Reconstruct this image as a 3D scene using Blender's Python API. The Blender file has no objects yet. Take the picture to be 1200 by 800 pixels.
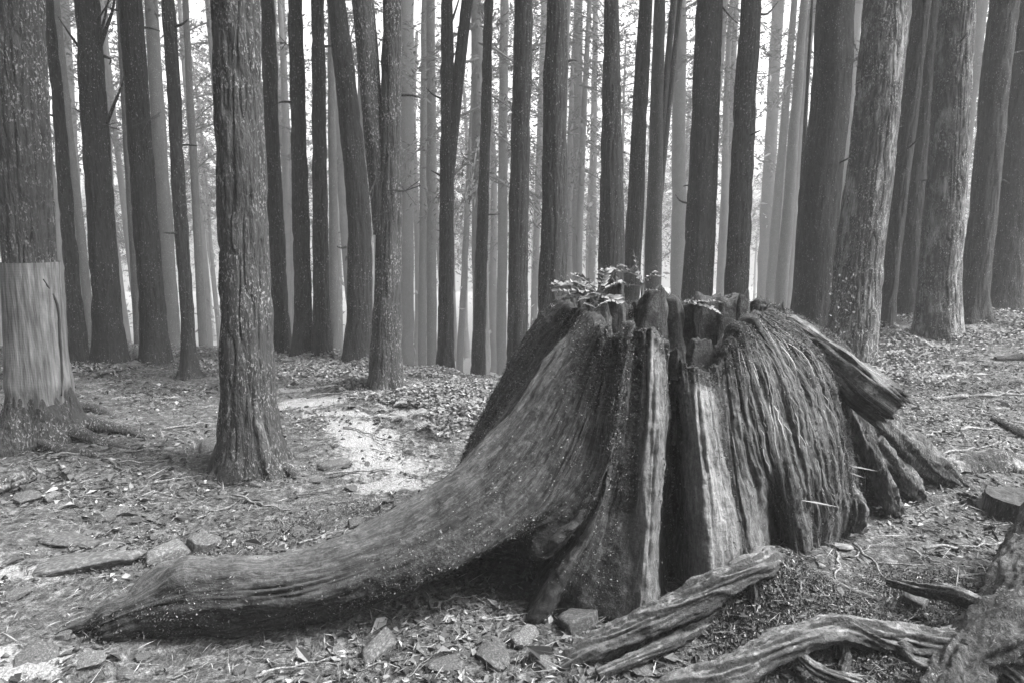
import bpy, math, random
import numpy as np
from mathutils import Vector

# ------------------------------------------------------------------ camera, world, sun, exposure
SC = bpy.context.scene
COL = SC.collection
F, PITCH, CAMZ = 760.0, math.radians(10.0), 1.6
SP, CP = math.sin(PITCH), math.cos(PITCH)
cam_d = bpy.data.cameras.new('camera'); cam = bpy.data.objects.new('camera', cam_d); COL.objects.link(cam)
cam_d.sensor_width = 36.0; cam_d.lens = 36.0*F/1200.0; cam_d.clip_end = 1000; cam_d.clip_start = 0.05
cam.location = (0, 0, CAMZ); cam.rotation_euler = (math.pi/2-PITCH, 0, 0)
SC.camera = cam

SUN_EL, SUN_AZ = math.radians(54), math.radians(102)      # azimuth clockwise from +Y (straight ahead)
W = bpy.data.worlds.new('World'); SC.world = W; W.use_nodes = True
wn = W.node_tree.nodes; wl = W.node_tree.links; wn.clear()
sky = wn.new('ShaderNodeTexSky'); sky.sky_type = 'NISHITA'; sky.sun_disc = False
sky.sun_elevation = SUN_EL; sky.sun_rotation = SUN_AZ; sky.dust_density = 6.0; sky.air_density = 1.0; sky.ozone_density = 1.0
bw = wn.new('ShaderNodeRGBToBW'); bg = wn.new('ShaderNodeBackground'); wo = wn.new('ShaderNodeOutputWorld')
bg.inputs['Strength'].default_value = 0.135
wl.new(sky.outputs[0], bw.inputs[0]); wl.new(bw.outputs[0], bg.inputs['Color']); wl.new(bg.outputs[0], wo.inputs[0])
sl = bpy.data.lights.new('sun', 'SUN'); sl.energy = 1.5; sl.angle = math.radians(11); sl.color = (1, 1, 1)
sun = bpy.data.objects.new('sun', sl); COL.objects.link(sun)
sd = Vector((math.sin(SUN_AZ)*math.cos(SUN_EL), math.cos(SUN_AZ)*math.cos(SUN_EL), math.sin(SUN_EL)))
sun.rotation_euler = sd.to_track_quat('Z', 'Y').to_euler(); sun.location = sd*60
vs = SC.view_settings; vs.view_transform = 'Standard'; vs.look = 'None'; vs.gamma = 1.0; vs.exposure = 2.32; vs.use_curve_mapping = False
SC.render.engine = 'CYCLES'
cy = SC.cycles
cy.max_bounces = 6; cy.diffuse_bounces = 3; cy.glossy_bounces = 1; cy.transmission_bounces = 1; cy.volume_bounces = 2
cy.use_denoising = True; cy.caustics_reflective = False; cy.caustics_refractive = False
HAZE = 0.0038

R = np.random.RandomState(7)
random.seed(7)

# ------------------------------------------------------------------ numeric helpers
def hsh(ix, iy, iz):
    n = (ix.astype(np.int64)*374761393 + iy.astype(np.int64)*668265263 + iz.astype(np.int64)*2147483647 + 974711) & 0xffffffff
    n = ((n ^ (n >> 13))*1274126177) & 0xffffffff
    n = ((n ^ (n >> 16))*2246822519) & 0xffffffff
    return ((n ^ (n >> 15)) & 0xffff)/65535.0
def vn(x, y, z=0.0):
    """value noise -1..1"""
    x, y, z = np.broadcast_arrays(np.asarray(x, float), np.asarray(y, float), np.asarray(z, float))
    fx, fy, fz = np.floor(x), np.floor(y), np.floor(z)
    tx, ty, tz = x-fx, y-fy, z-fz
    tx = tx*tx*(3-2*tx); ty = ty*ty*(3-2*ty); tz = tz*tz*(3-2*tz)
    ix, iy, iz = fx.astype(np.int64), fy.astype(np.int64), fz.astype(np.int64)
    def L(a, b, t): return a+(b-a)*t
    r0 = L(L(hsh(ix, iy, iz), hsh(ix+1, iy, iz), tx), L(hsh(ix, iy+1, iz), hsh(ix+1, iy+1, iz), tx), ty)
    r1 = L(L(hsh(ix, iy, iz+1), hsh(ix+1, iy, iz+1), tx), L(hsh(ix, iy+1, iz+1), hsh(ix+1, iy+1, iz+1), tx), ty)
    return L(r0, r1, tz)*2-1
def fbm(x, y, z=0.0, o=4):
    s = 0; a = 1.0; t = 0
    x = np.asarray(x, float); y = np.asarray(y, float); z = np.asarray(z, float)
    for k in range(o):
        s = s+a*vn(x*2**k+k*17.3, y*2**k+k*5.1, z*2**k+k*9.7); t += a; a *= 0.5
    return s/t
def ss(t, a, b):
    u = np.clip((np.asarray(t, float)-a)/(b-a), 0, 1); return u*u*(3-2*u)
def ray(px, py):
    u = (np.asarray(px, float)-600)/F; v = (400-np.asarray(py, float))/F
    return np.stack(np.broadcast_arrays(u, CP+v*SP, -SP+v*CP), -1)
def P(px, py, Y):
    d = ray(px, py); return np.array([0, 0, CAMZ])+d*(np.asarray(Y, float)/d[..., 1])[..., None]

MOUNDS = [(1.06, 2.40, .17, .09), (1.08, 2.42, .30, .20), (.62, 2.26, .17, .09), (.84, 2.28, .2, .13), (.98, 2.02, .2, .05), (1.35, 2.1, .25, .06), (1.75, 2.15, .45, .12), (1.4, 2.75, .3, .05), (2.1, 2.5, .4, .10), (.55, 2.2, .25, .04),
          (-3.0, 4.9, .8, .10), (-1.5, 4.4, .55, .06), (2.5, 4.0, .9, .16), (-.9, 5.9, 1.3, .12), (3.4, 4.6, 1.0, .08), (-2.6, 3.2, .5, .05)]
def zsm(x, y):
    x = np.asarray(x, float); y = np.asarray(y, float)
    z = .42*ss(x, 1.5, 8)*ss(y, 3.5, 10)+.6*ss(x, 7, 20)
    yc = 8.7-2.2*np.exp(-((x-.2)/1.7)**2)+3.5*ss(x, 2.5, 6.5)+.6*ss(-x, 3, 8)
    s = np.logaddexp(0, (y-yc)*2.2)/2.2
    z = z-14*(1-np.exp(-s*.34/14))
    for mx, my, mr, mh in MOUNDS:
        z = z+mh*np.exp(-((x-mx)**2+(y-my)**2)/(mr*mr))
    return z
def zg(x, y):
    return zsm(x, y)+.05*fbm(np.asarray(x)*.9, np.asarray(y)*.9, 3.1, 3)+.035*fbm(np.asarray(x)*4.0, np.asarray(y)*4.0, 8.2, 3)
def G(px, py):
    d = ray(px, py); t = np.arange(.8, 70, .01)
    p = np.array([0, 0, CAMZ])[None]+t[:, None]*d[None]
    hit = p[:, 2] <= zg(p[:, 0], p[:, 1])
    return p[np.argmax(hit)] if hit.any() else None

# ------------------------------------------------------------------ mesh + object helpers
def mesh_np(name, v, faces, mat, smooth=True, uv=None, att=None):
    """faces: (n,4) or (n,3) int array or list of such arrays"""
    me = bpy.data.meshes.new(name)
    fl = faces if isinstance(faces, list) else [faces]
    fl = [np.asarray(f, np.int32) for f in fl if len(f)]
    v = np.asarray(v, np.float32)
    nl = sum(f.size for f in fl); nf = sum(len(f) for f in fl)
    me.vertices.add(len(v)); me.vertices.foreach_set('co', v.ravel())
    me.loops.add(nl); me.polygons.add(nf)
    li = np.concatenate([f.ravel() for f in fl])
    ls = np.concatenate([np.full(len(f), f.shape[1], np.int32) for f in fl])
    st = np.concatenate([[0], np.cumsum(ls)[:-1]]).astype(np.int32)
    me.loops.foreach_set('vertex_index', li); me.polygons.foreach_set('loop_start', st); me.polygons.foreach_set('loop_total', ls)
    me.polygons.foreach_set('use_smooth', np.full(nf, bool(smooth)))
    if uv is not None:
        lay = me.uv_layers.new(name='UVMap'); lay.data.foreach_set('uv', np.asarray(uv, np.float32)[li].ravel())
    for k, a in (att or {}).items():
        at = me.attributes.new(k, 'FLOAT', 'POINT'); at.data.foreach_set('value', np.asarray(a, np.float32))
    me.update(calc_edges=True); me.validate()
    if mat: me.materials.append(mat)
    return me
def obj(name, me, parent=None, loc=None):
    o = bpy.data.objects.new(name, me); COL.objects.link(o)
    if loc is not None: o.location = loc
    if parent is not None: o.parent = parent
    return o
def tag(o, label=None, cat=None, group=None, kind=None):
    if label: o['label'] = label
    if cat: o['category'] = cat
    if group: o['group'] = group
    if kind: o['kind'] = kind
    return o
def thing(name, loc, label, cat, group=None):
    o = bpy.data.objects.new(name, None); COL.objects.link(o); o.location = loc; o.empty_display_size = .1
    return tag(o, label, cat, group)
def grid_faces(nr, nc, wrap):
    i = np.arange(nr-1)[:, None]; j = np.arange(nc if wrap else nc-1)[None]
    j2 = (j+1) % nc
    a = i*nc+j; b = i*nc+j2; c = (i+1)*nc+j2; d = (i+1)*nc+j
    return np.stack([a, b, c, d], -1).reshape(-1, 4)
def crspline(pts, n, bias=None):
    """arc-length resampled Catmull-Rom through pts -> n points"""
    p = np.asarray(pts, float); q = np.vstack([2*p[0]-p[1], p, 2*p[-1]-p[-2]]); out = []
    for k in range(len(p)-1):
        t = np.linspace(0, 1, 24, endpoint=False)[:, None]
        a, b, c, d = q[k], q[k+1], q[k+2], q[k+3]
        out.append(.5*((2*b)+(-a+c)*t+(2*a-5*b+4*c-d)*t*t+(-a+3*b-3*c+d)*t**3))
    out = np.vstack(out+[p[-1:]])
    s = np.concatenate([[0], np.cumsum(np.linalg.norm(np.diff(out[:, :3], axis=0), axis=1))]); s /= s[-1]
    t = np.linspace(0, 1, n) if bias is None else bias
    return np.stack([np.interp(t, s, out[:, k]) for k in range(out.shape[1])], -1)
def frames(c):
    T = np.gradient(c, axis=0); T /= np.linalg.norm(T, axis=1)[:, None]+1e-9
    up = np.array([0, 0, 1.0]) if abs(T[:, 2]).mean() < .8 else np.array([1.0, 0, 0])
    A = np.cross(T, up); A /= np.linalg.norm(A, axis=1)[:, None]+1e-9
    B = np.cross(A, T); return T, A, B
def tube_arr(c, r, na, amp=0, fr=20, st=.2, seed=0.0, cap=True):
    c = np.asarray(c, float); r = np.asarray(r, float); n = len(c); T, A, B = frames(c)
    th = np.linspace(0, 2*np.pi, na, endpoint=False)
    ct, sn = np.cos(th)[None], np.sin(th)[None]
    s = np.concatenate([[0], np.cumsum(np.linalg.norm(np.diff(c, axis=0), axis=1))])[:, None]
    rr = r[:, None]*np.ones((1, na))
    if amp:
        rm = r.mean()
        g = fbm(ct*rm*fr+seed, sn*rm*fr, s*fr*st, 3)
        g2 = fbm(ct*1.1+seed*3, sn*1.1, s*3, 2); tw = s*3.0
        rid = 1-2*np.abs(vn(np.cos(th[None]+tw)*2.6+seed, np.sin(th[None]+tw)*2.6, s*4))
        rr = rr+amp*(g*1.3+.9*rid)+r[:, None]*.15*g2+amp*.6*fbm(ct*rm*fr*3, sn*rm*fr*3, s*fr*1.0, 3)+amp*.7*vn(np.cos(th[None]+tw*.6)*6+seed, np.sin(th[None]+tw*.6)*6, s*7)
    v = c[:, None]+(A[:, None]*ct[..., None]+B[:, None]*sn[..., None])*rr[..., None]
    v = v.reshape(-1, 3); f = [grid_faces(n, na, True)]
    if cap:
        v = np.vstack([v, c[:1], c[-1:]]); k = n*na
        j = np.arange(na); j2 = (j+1) % na
        f.append(np.stack([np.full(na, k), j2, j], -1)); f.append(np.stack([np.full(na, k+1), (n-1)*na+j, (n-1)*na+j2], -1))
    return v, f
def leaves_arr(c, t, n, l, w, fold=.25):
    """diamond leaves: centre, direction, normal, length, width"""
    t = t/(np.linalg.norm(t, axis=1)[:, None]+1e-9); b = np.cross(n, t); b /= np.linalg.norm(b, axis=1)[:, None]+1e-9
    n = np.cross(t, b); l = l[:, None]; w = w[:, None]
    v = np.stack([c-t*l*.5, c+b*w*.5+n*w*fold-t*l*.05, c+t*l*.5, c-b*w*.5+n*w*fold-t*l*.05], 1).reshape(-1, 3)
    return v, np.arange(len(c)*4).reshape(-1, 4)
def merge(parts):
    vs_, fs, k = [], [], 0
    for v, f in parts:
        for q in (f if isinstance(f, list) else [f]): fs.append(np.asarray(q)+k)
        vs_.append(v); k += len(v)
    q4 = [f for f in fs if f.shape[1] == 4]; q3 = [f for f in fs if f.shape[1] == 3]
    out = []
    if q4: out.append(np.vstack(q4))
    if q3: out.append(np.vstack(q3))
    return np.vstack(vs_), out
def rdir(n, up=0.0):
    a = R.normal(size=(n, 3)); a[:, 2] += up; return a/np.linalg.norm(a, axis=1)[:, None]

# ------------------------------------------------------------------ materials
class NT:
    def __init__(s, name, rough=.9):
        s.m = bpy.data.materials.new(name); s.m.use_nodes = True; s.t = s.m.node_tree
        s.b = s.t.nodes['Principled BSDF']; s.b.inputs['Roughness'].default_value = rough
        s.b.inputs['Specular IOR Level'].default_value = .25
    def n(s, ty, **k):
        o = s.t.nodes.new(ty)
        for a, v in k.items():
            if a in o.inputs: o.inputs[a].default_value = v
            else: setattr(o, a, v)
        return o
    def l(s, a, b): s.t.links.new(a, b)
    def coord(s, which, scale):
        tc = s.n('ShaderNodeTexCoord'); mp = s.n('ShaderNodeMapping'); mp.inputs['Scale'].default_value = scale
        s.l(tc.outputs[which], mp.inputs[0]); return mp.outputs[0]
    def noise(s, co, sc, det=4, rough=.6, dist=0):
        o = s.n('ShaderNodeTexNoise'); o.inputs['Scale'].default_value = sc; o.inputs['Detail'].default_value = det
        o.inputs['Roughness'].default_value = rough; o.inputs['Distortion'].default_value = dist
        s.l(co, o.inputs['Vector']); return o.outputs['Fac']
    def vor(s, co, sc, feat='F1'):
        o = s.n('ShaderNodeTexVoronoi', feature=feat); o.inputs['Scale'].default_value = sc; s.l(co, o.inputs['Vector']); return o.outputs['Distance']
    def ramp(s, f, stops):
        o = s.n('ShaderNodeValToRGB'); e = o.color_ramp.elements
        while len(e) < len(stops): e.new(.5)
        for k, (p, c) in enumerate(stops): e[k].position = p; e[k].color = (c, c, c, 1)
        s.l(f, o.inputs[0]); return o.outputs[0]
    def mix(s, f, a, b, mode='MIX'):
        o = s.n('ShaderNodeMix', data_type='RGBA', blend_type=mode)
        for src, k in ((f, 0), (a, 6), (b, 7)):
            if isinstance(src, (int, float)): o.inputs[k].default_value = src if k == 0 else (src, src, src, 1)
            else: s.l(src, o.inputs[k])
        return o.outputs[2]
    def math(s, op, a, b=0.0):
        o = s.n('ShaderNodeMath', operation=op)
        for src, k in ((a, 0), (b, 1)):
            if isinstance(src, (int, float)): o.inputs[k].default_value = src
            else: s.l(src, o.inputs[k])
        return o.outputs[0]
    def attr(s, name): return s.n('ShaderNodeAttribute', attribute_name=name).outputs['Fac']
    def island(s): return s.n('ShaderNodeNewGeometry').outputs['Random Per Island']
    def objrand(s): return s.n('ShaderNodeObjectInfo').outputs['Random']
    def done(s, col, bump=None, st=.5, dist=.01):
        if isinstance(col, (int, float)): s.b.inputs['Base Color'].default_value = (col, col, col, 1)
        else: s.l(col, s.b.inputs['Base Color'])
        if bump is not None:
            bp = s.n('ShaderNodeBump'); bp.inputs['Strength'].default_value = st; bp.inputs['Distance'].default_value = dist
            s.l(bump, bp.inputs['Height']); s.l(bp.outputs[0], s.b.inputs['Normal'])
        return s.m

def mat_bark(name, lo, hi, fleck, fl_amt, patch=0):
    t = NT(name); co = t.coord('Object', (1, 1, .16)); co2 = t.coord('Object', (1, 1, .48)); co3 = t.coord('Object', (1, 1, 1))
    a = t.noise(co, 55, 5, .7); big = t.noise(co3, 2.3, 3); f = t.noise(co2, 85, 3, .6, .5)
    base = t.ramp(a, [(.3, lo*.55), (.5, (lo+hi)/2), (.72, hi)])
    base = t.mix(.55, base, t.ramp(big, [(.3, .55), (.7, 1.3)]), 'MULTIPLY')
    msk = t.math('MULTIPLY', t.ramp(f, [(.61-fl_amt, 0), (.66-fl_amt, 1)]), t.ramp(t.noise(co3, 5, 2), [(.38, .05), (.6, 1)]))
    if patch:
        pm = t.ramp(t.noise(t.coord('Object', (1, 1, .3)), 7, 5, .7), [(.52, 0), (.62, 1)])
        base = t.mix(t.math('MULTIPLY', pm, patch), base, t.ramp(a, [(.3, .12), (.7, .42)]))
    return t.done(t.mix(msk, base, fleck), t.math('ADD', a, t.math('MULTIPLY', f, .5)), 1.0, .022)
M_BARK = mat_bark('bark_flaky', .022, .065, .24, .05)
M_BARK2 = mat_bark('bark_dark', .018, .045, .22, .0)
M_BARK3 = mat_bark('bark_pale_side', .03, .09, .42, .04, .7)
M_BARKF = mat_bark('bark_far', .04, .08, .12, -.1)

def mat_wood(name, lo, hi, use_att=True, moss=.09):
    """weathered wood with grain along V of the UV map"""
    t = NT(name); tc = t.n('ShaderNodeTexCoord')
    def uvm(sx, sy):
        mp = t.n('ShaderNodeMapping'); mp.inputs['Scale'].default_value = (sx, sy, 1); t.l(tc.outputs['UV'], mp.inputs[0]); return mp.outputs[0]
    g = t.noise(uvm(120, 14), 1, 5, .75, .9); g2 = t.noise(uvm(34, 5), 1, 4, .7, 1.0)
    co = t.coord('Object', (1, 1, 1)); bl = t.noise(co, 5, 4, .65); fine = t.noise(co, 70, 3, .7)
    iso = t.noise(co, 55, 6, .82); gr = t.mix(.33, t.mix(.5, g, g2), iso)
    wood = t.ramp(gr, [(.38, lo*.25), (.49, lo), (.62, hi)])
    if use_att:
        pale = t.attr('pale'); mo = t.attr('moss')
        wood = t.mix(pale, wood, t.ramp(gr, [(.36, .05), (.5, .18), (.64, .38)]))
        mossc = t.ramp(fine, [(.35, moss*.35), (.55, moss), (.7, moss*2.4)])
        mk = t.ramp(t.math('ADD', mo, t.math('MULTIPLY', t.math('SUBTRACT', bl, .5), 1.1)), [(.42, 0), (.6, 1)])
        wood = t.mix(mk, wood, mossc)
        spot = t.ramp(t.noise(co, 34, 5, .75, .6), [(.665, 0), (.69, 1)])
        spot = t.math('MULTIPLY', spot, t.attr('lichen'))
        wood = t.mix(spot, wood, .62)
    wood = t.mix(.6, wood, t.ramp(bl, [(.3, .55), (.7, 1.3)]), 'MULTIPLY')
    return t.done(wood, t.math('ADD', t.math('MULTIPLY', gr, 1.3), t.math('MULTIPLY', fine, .5)), .9, .012)
M_WOOD = mat_wood('weathered_wood', .028, .115, True, .045)
M_WOOD2 = mat_wood('grey_driftwood', .06, .24, False)

def mat_island(name, lo, hi, rough=.8, gam=None):
    t = NT(name, rough); r = t.island(); co = t.coord('Object', (1, 1, 1))
    c = t.ramp(r, [(0, lo), (.8, lo+(hi-lo)*.28), (1, hi)]); c = t.mix(.35, c, t.ramp(t.noise(co, 60, 2), [(.3, .6), (.7, 1.35)]), 'MULTIPLY')
    return t.done(c)
M_LITTER = mat_island('leaf_litter', .02, .34)
M_NEEDLE = mat_island('needle_litter', .05, .34)
M_COVER = mat_island('ground_leaves', .12, .34, .7)
M_FERN = mat_island('fern_leaf', .16, .34, .55)
M_SEED = mat_island('seedling_leaf', .12, .27, .6)
M_MOSS = mat_island('moss_tuft', .04, .30, .9)
M_UNDER = mat_island('understory_leaf', .10, .25, .7)
M_CROWN = mat_island('conifer_foliage', .03, .08, .8)
def mat_stone(name, lo, hi):
    t = NT(name, .85); co = t.coord('Object', (1, 1, 1)); a = t.noise(co, 9, 5, .7); b = t.noise(co, 60, 3, .7)
    oi = t.ramp(t.objrand(), [(0, .6), (1, 1.35)])
    c = t.mix(1.0, t.ramp(a, [(.3, lo*.5), (.5, lo), (.68, hi)]), oi, 'MULTIPLY')
    return t.done(c, t.math('ADD', a, t.math('MULTIPLY', b, .3)), .35, .01)
M_STONE = mat_stone('mossy_stone', .07, .18)
M_PALE = mat_stone('pale_stone', .30, .40)
def mat_stick():
    t = NT('dead_stick'); co = t.coord('Object', (1, 1, 1)); a = t.noise(co, 40, 4, .7)
    oi = t.ramp(t.objrand(), [(0, .3), (.5, .7), (1, 1.05)])
    return t.done(t.mix(1.0, t.ramp(a, [(.35, .07), (.65, .3)]), oi, 'MULTIPLY'), a, .6, .006)
M_STICK = mat_stick()
def mat_root():
    t = NT('bare_root', .7); co = t.coord('Object', (1, 1, 1)); a = t.noise(co, 17, 6, .75, .6); b = t.noise(co, 90, 4, .8)
    tc = t.n('ShaderNodeTexCoord'); sep = t.n('ShaderNodeSeparateXYZ'); nn = t.n('ShaderNodeNewGeometry'); t.l(nn.outputs['Normal'], sep.inputs[0])
    up_pale = t.ramp(t.math('ADD', t.math('MULTIPLY', sep.outputs[2], .5), a), [(.84, 0), (1.2, .9)])   # paler where the surface faces up, broken by noise
    dark = t.ramp(b, [(.3, .02), (.55, .065), (.75, .15)])
    pale = t.ramp(t.noise(co, 26, 4, .7), [(.3, .07), (.55, .2), (.7, .42)])
    return t.done(t.mix(up_pale, dark, pale), t.math('ADD', a, t.math('MULTIPLY', b, .7)), 1.0, .02)
M_ROOT = mat_root()
M_STR = mat_bark('root_bark', .03, .11, .26, .02, .3)
def mat_ground():
    t = NT('forest_floor'); co = t.coord('Object', (1, 1, 1))
    a = t.noise(co, 3.0, 5, .65); b = t.noise(co, 22, 5, .75); c = t.noise(co, 110, 3, .7); v = t.vor(co, 55)
    soil = t.ramp(b, [(.3, .022), (.5, .085), (.68, .25)])
    soil = t.mix(.7, soil, t.ramp(c, [(.3, .45), (.7, 1.5)]), 'MULTIPLY')
    soil = t.mix(.6, soil, t.ramp(a, [(.3, .6), (.7, 1.35)]), 'MULTIPLY')
    path = t.ramp(c, [(.3, .18), (.7, .42)])
    pm = t.ramp(t.math('ADD', t.attr('path'), t.math('ADD', t.math('MULTIPLY', t.math('SUBTRACT', b, .5), 1.3), t.math('MULTIPLY', t.math('SUBTRACT', a, .5), 1.4))), [(.46, 0), (.72, .9)])
    col = t.mix(pm, soil, path)
    return t.done(col, t.math('ADD', t.math('ADD', b, t.math('MULTIPLY', c, .45)), t.math('MULTIPLY', v, .4)), .9, .03)
M_GROUND = mat_ground()

# ------------------------------------------------------------------ the ground
def axis(lo, hi, a, b, d, gr=1.13):
    m = list(np.arange(a, b+1e-6, d)); s = d; x = b
    while x < hi: s *= gr; x += s; m.append(x)
    s = d; x = a; l = []
    while x > lo: s *= gr; x -= s; l.append(x)
    return np.array(l[::-1]+m)
gx = axis(-140, 140, -4.6, 5.2, .03); gy = axis(-30, 150, 1.6, 7.2, .026)
X, Yg = np.meshgrid(gx, gy)
near = ss(np.hypot(X, Yg-3), 12, 8)
Z = zg(X, Yg)+near*(.018*fbm(X*13, Yg*13, 1.7, 3))
PATHS = [(-1.75, 5.55, .55, .22, .3), (-1.15, 4.75, .5, .25, -.5), (-.85, 4.15, .35, .3, 0), (-1.0, 4.45, .45, .2, -.8), (-2.0, 6.1, .4, .12, 0), (-3.1, 2.45, .55, .3, .2),
         (-1.9, 2.15, .3, .12, 0), (-.75, 3.85, .25, .12, .3), (-3.6, 3.1, .7, .14, .1), (-2.6, 1.95, .8, .15, 0), (-1.7, 6.6, .5, .1, -.4), (-2.6, 2.75, .6, .1, .1), (4.4, 6.6, .5, .15, .2), (-1.25, 5.1, .7, .1, -.2), (1.7, 2.5, .18, .05, 0)]
pth = np.zeros_like(X)
for cx_, cy_, rx, ry, an in PATHS:
    dx, dy = X-cx_, Yg-cy_; u_ = (dx*math.cos(an)+dy*math.sin(an))/rx; w_ = (-dx*math.sin(an)+dy*math.cos(an))/ry
    pth = np.maximum(pth, np.exp(-(u_*u_+w_*w_)*.8))
me = mesh_np('ground', np.stack([X, Yg, Z], -1).reshape(-1, 3), grid_faces(len(gy), len(gx), False), M_GROUND, True, att={'path': pth.ravel()})
tag(obj('ground', me), kind='structure')

# ------------------------------------------------------------------ trees
CROWNS = []
def crown_mesh(seed, dens=3.0, big=1.0):
    r = np.random.RandomState(seed); parts = []; H = 10.0
    for k in range(30):
        f = (k+.5)/30; h = f*H; a = k*2.4+r.rand(); L = (2.6*(1-f)**.8+.35)*r.uniform(.7, 1.15)
        d = np.array([math.cos(a), math.sin(a), .1-.35*(1-f)]); c = np.stack([np.array([0, 0, h])+d*L*t+np.array([0, 0, -.35*L*t*t]) for t in np.linspace(0, 1, 5)])
        parts.append(tube_arr(c, np.linspace(.035, .008, 5), 4))
        n = int((16+14*L)*dens); t_ = r.rand(n)**.7
        cc = np.array([0, 0, h])+d*L*t_[:, None]+np.array([0, 0, -.35])*L*(t_**2)[:, None]+r.normal(size=(n, 3))*np.array([.2, .2, .13])*(.4+t_[:, None])
        dd = d+r.normal(size=(n, 3))*.6; nn = r.normal(size=(n, 3))*.6+np.array([0, 0, 1])
        parts.append(leaves_arr(cc, dd, nn, r.uniform(.12, .30, n)*big, r.uniform(.035, .08, n)*big))
    v, f = merge(parts); return mesh_np('crown', v, f, M_CROWN, False)
for k in range(4): CROWNS.append(crown_mesh(50+k))
DENSE = [crown_mesh(70+k, 1.9, 2.2) for k in range(3)]  # thicker crowns, kept out of view, shaped to shade the air and ground below

def stem_mesh(name, base, top, rfun, hs, na, amp, fr, seed, mat, flare=0.0, fh=.3, bend=None, lob=5):
    base = np.asarray(base, float); ax = np.asarray(top, float)-base; Lh = np.linalg.norm(ax); ax = ax/Lh
    c = ax[None]*hs[:, None]
    if bend is not None: c = c+bend(hs)
    wob = (rfun(hs)*.12)*np.clip(hs/1.5, 0, 1)
    c = c+np.stack([wob*vn(hs*.8+seed, 0*hs, 1.3), wob*vn(hs*.8+seed, 0*hs, 5.3), 0*hs], -1)
    th = np.linspace(0, 2*np.pi, na, endpoint=False)[None]; h = hs[:, None]; r = rfun(hs)[:, None]
    ct, sn = np.cos(th), np.sin(th)
    lobes = 1+.55*fbm(ct*1.3+seed, sn*1.3+seed*2, h*.6, 2)+.30*np.cos(th*lob+seed)
    rr = r*(1+flare*np.exp(-np.maximum(h, 0)/fh)*np.clip(lobes, .15, 3))
    rr = rr*(1+.05*fbm(ct*1.4+seed*5, sn*1.4, h*1.3, 3))
    if amp:
        q = rr*fr
        fis = 1-np.abs(vn(ct*q+seed*9, sn*q, h*fr*.13))*2
        pl = fbm(ct*q*.55+seed, sn*q*.55+3, h*fr*.2, 3)
        rr = rr-amp*np.clip(fis, 0, 1)**2*.9+amp*.9*pl
    v = np.stack([c[:, None, 0]+ct*rr, c[:, None, 1]+sn*rr, c[:, None, 2]+0*rr], -1).reshape(-1, 3)
    return mesh_np(name, v, grid_faces(len(hs), na, True), mat, True)
def heights(vis, tot, dv, h0=-.25):
    a = np.arange(h0, vis, dv); b = np.geomspace(max(vis, .5), tot, 14); return np.concatenate([a, b])
TREES = []
def tree(x0, w0, x1, y1, w1, Y=None, label='', group=None, mat=None, lod=1, flare=.5, fh=.28, bend=None, H=None, crown=True, name='cedar_tree', seed=None, cr_h=None):
    seed = R.rand()*50 if seed is None else seed
    if Y is None:
        b = G(x1, y1); Yb = b[1] if b is not None and b[1] < 10.5 else 8.6; low = P(x1, y1, Yb)
    else:
        Yb = Y; low = P(x1, y1, Y)
    up = P(x0, 0, Yb); ax = (up-low)/np.linalg.norm(up-low)
    base = low.copy()
    for _ in range(8):
        dz = base[2]-zg(base[0], base[1]); base = base-ax*(dz/ax[2])
    base[2] = zg(base[0], base[1])
    hv = np.linalg.norm(up-base); hl = np.linalg.norm(low-base) if Y is not None else .35
    t0 = Yb/ray(x0, 0)[1]; t1 = Yb/ray(x1, y1)[1]
    r0, r1 = w0/2*t0/F, w1/2*t1/F
    H = H or R.uniform(18, 21)
    def rf(h):
        return np.interp(h, [hl, hv, max(H, hv+3)], [r1, r0, r0*.3])
    na, dv, amp, fr = {0: (220, .011, .015, 30), 1: (84, .025, .014, 24), 2: (28, .12, .008, 22), 3: (12, .6, 0, 1)}[lod]
    hs = heights(hv*1.06, H, dv)
    root = thing(name, base, label, 'tree', group)
    tm = stem_mesh('trunk', base, up, rf, hs, na, amp, fr, seed, mat or M_BARK2, flare, fh, bend)
    tr = obj('trunk', tm, root)
    if crown:
        ch = cr_h if cr_h else max(hv*1.15, H-10)
        co = obj('crown', DENSE[int(seed*7) % 3] if Yb < 12 else CROWNS[int(seed*7) % 4], root, tuple(ax*ch)); sx = 1.0; co.scale = (sx, sx, (H-ch+1)/10.0); co.rotation_euler = (0, 0, seed*3)
    d = dict(root=root, base=base, up=up, ax=ax, rf=rf, Y=Yb, seed=seed); TREES.append(d); return d
def add_stem(d, pa, pb, wa, wb, Hs=12, lod=1, mat=None, name='stem'):
    """a second stem of a tree, from pixel pa up to pixel pb at the tree's own depth"""
    A, B = P(pa[0], pa[1], d['Y']), P(pb[0], pb[1], d['Y']); L = np.linalg.norm(B-A)
    ra, rb = wa/2*(d['Y']/ray(*pa)[1])/F, wb/2*(d['Y']/ray(*pb)[1])/F
    na, dv = {1: (64, .03), 2: (24, .12)}[lod]
    hs = heights(L*1.1, max(Hs, L*1.4), dv, -.1)
    me = stem_mesh(name, A, B, lambda h: np.interp(h, [0, L, max(Hs, L*1.4)], [ra, rb, rb*.4]), hs, na, .007, 30, d['seed']+3, mat or M_BARK2)
    o = obj(name, me, d['root'], tuple(A-d['base'])); return o
def add_branch(d, pix, w, name='branch', dy=0.0):
    """dead branch through pixel points at the tree's depth, leaning dy metres towards the viewer along its length"""
    pts = np.stack([P(p[0], p[1], d['Y']-dy*k/(len(pix)-1)) for k, p in enumerate(pix)])
    c = crspline(pts-d['base'], 4*len(pix)); r0 = w/2*d['Y']/F
    v, f = tube_arr(c, np.linspace(r0, r0*.25, len(c)), 6)
    return obj(name, mesh_np(name, v, f, M_BARK2), d['root'])
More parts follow.
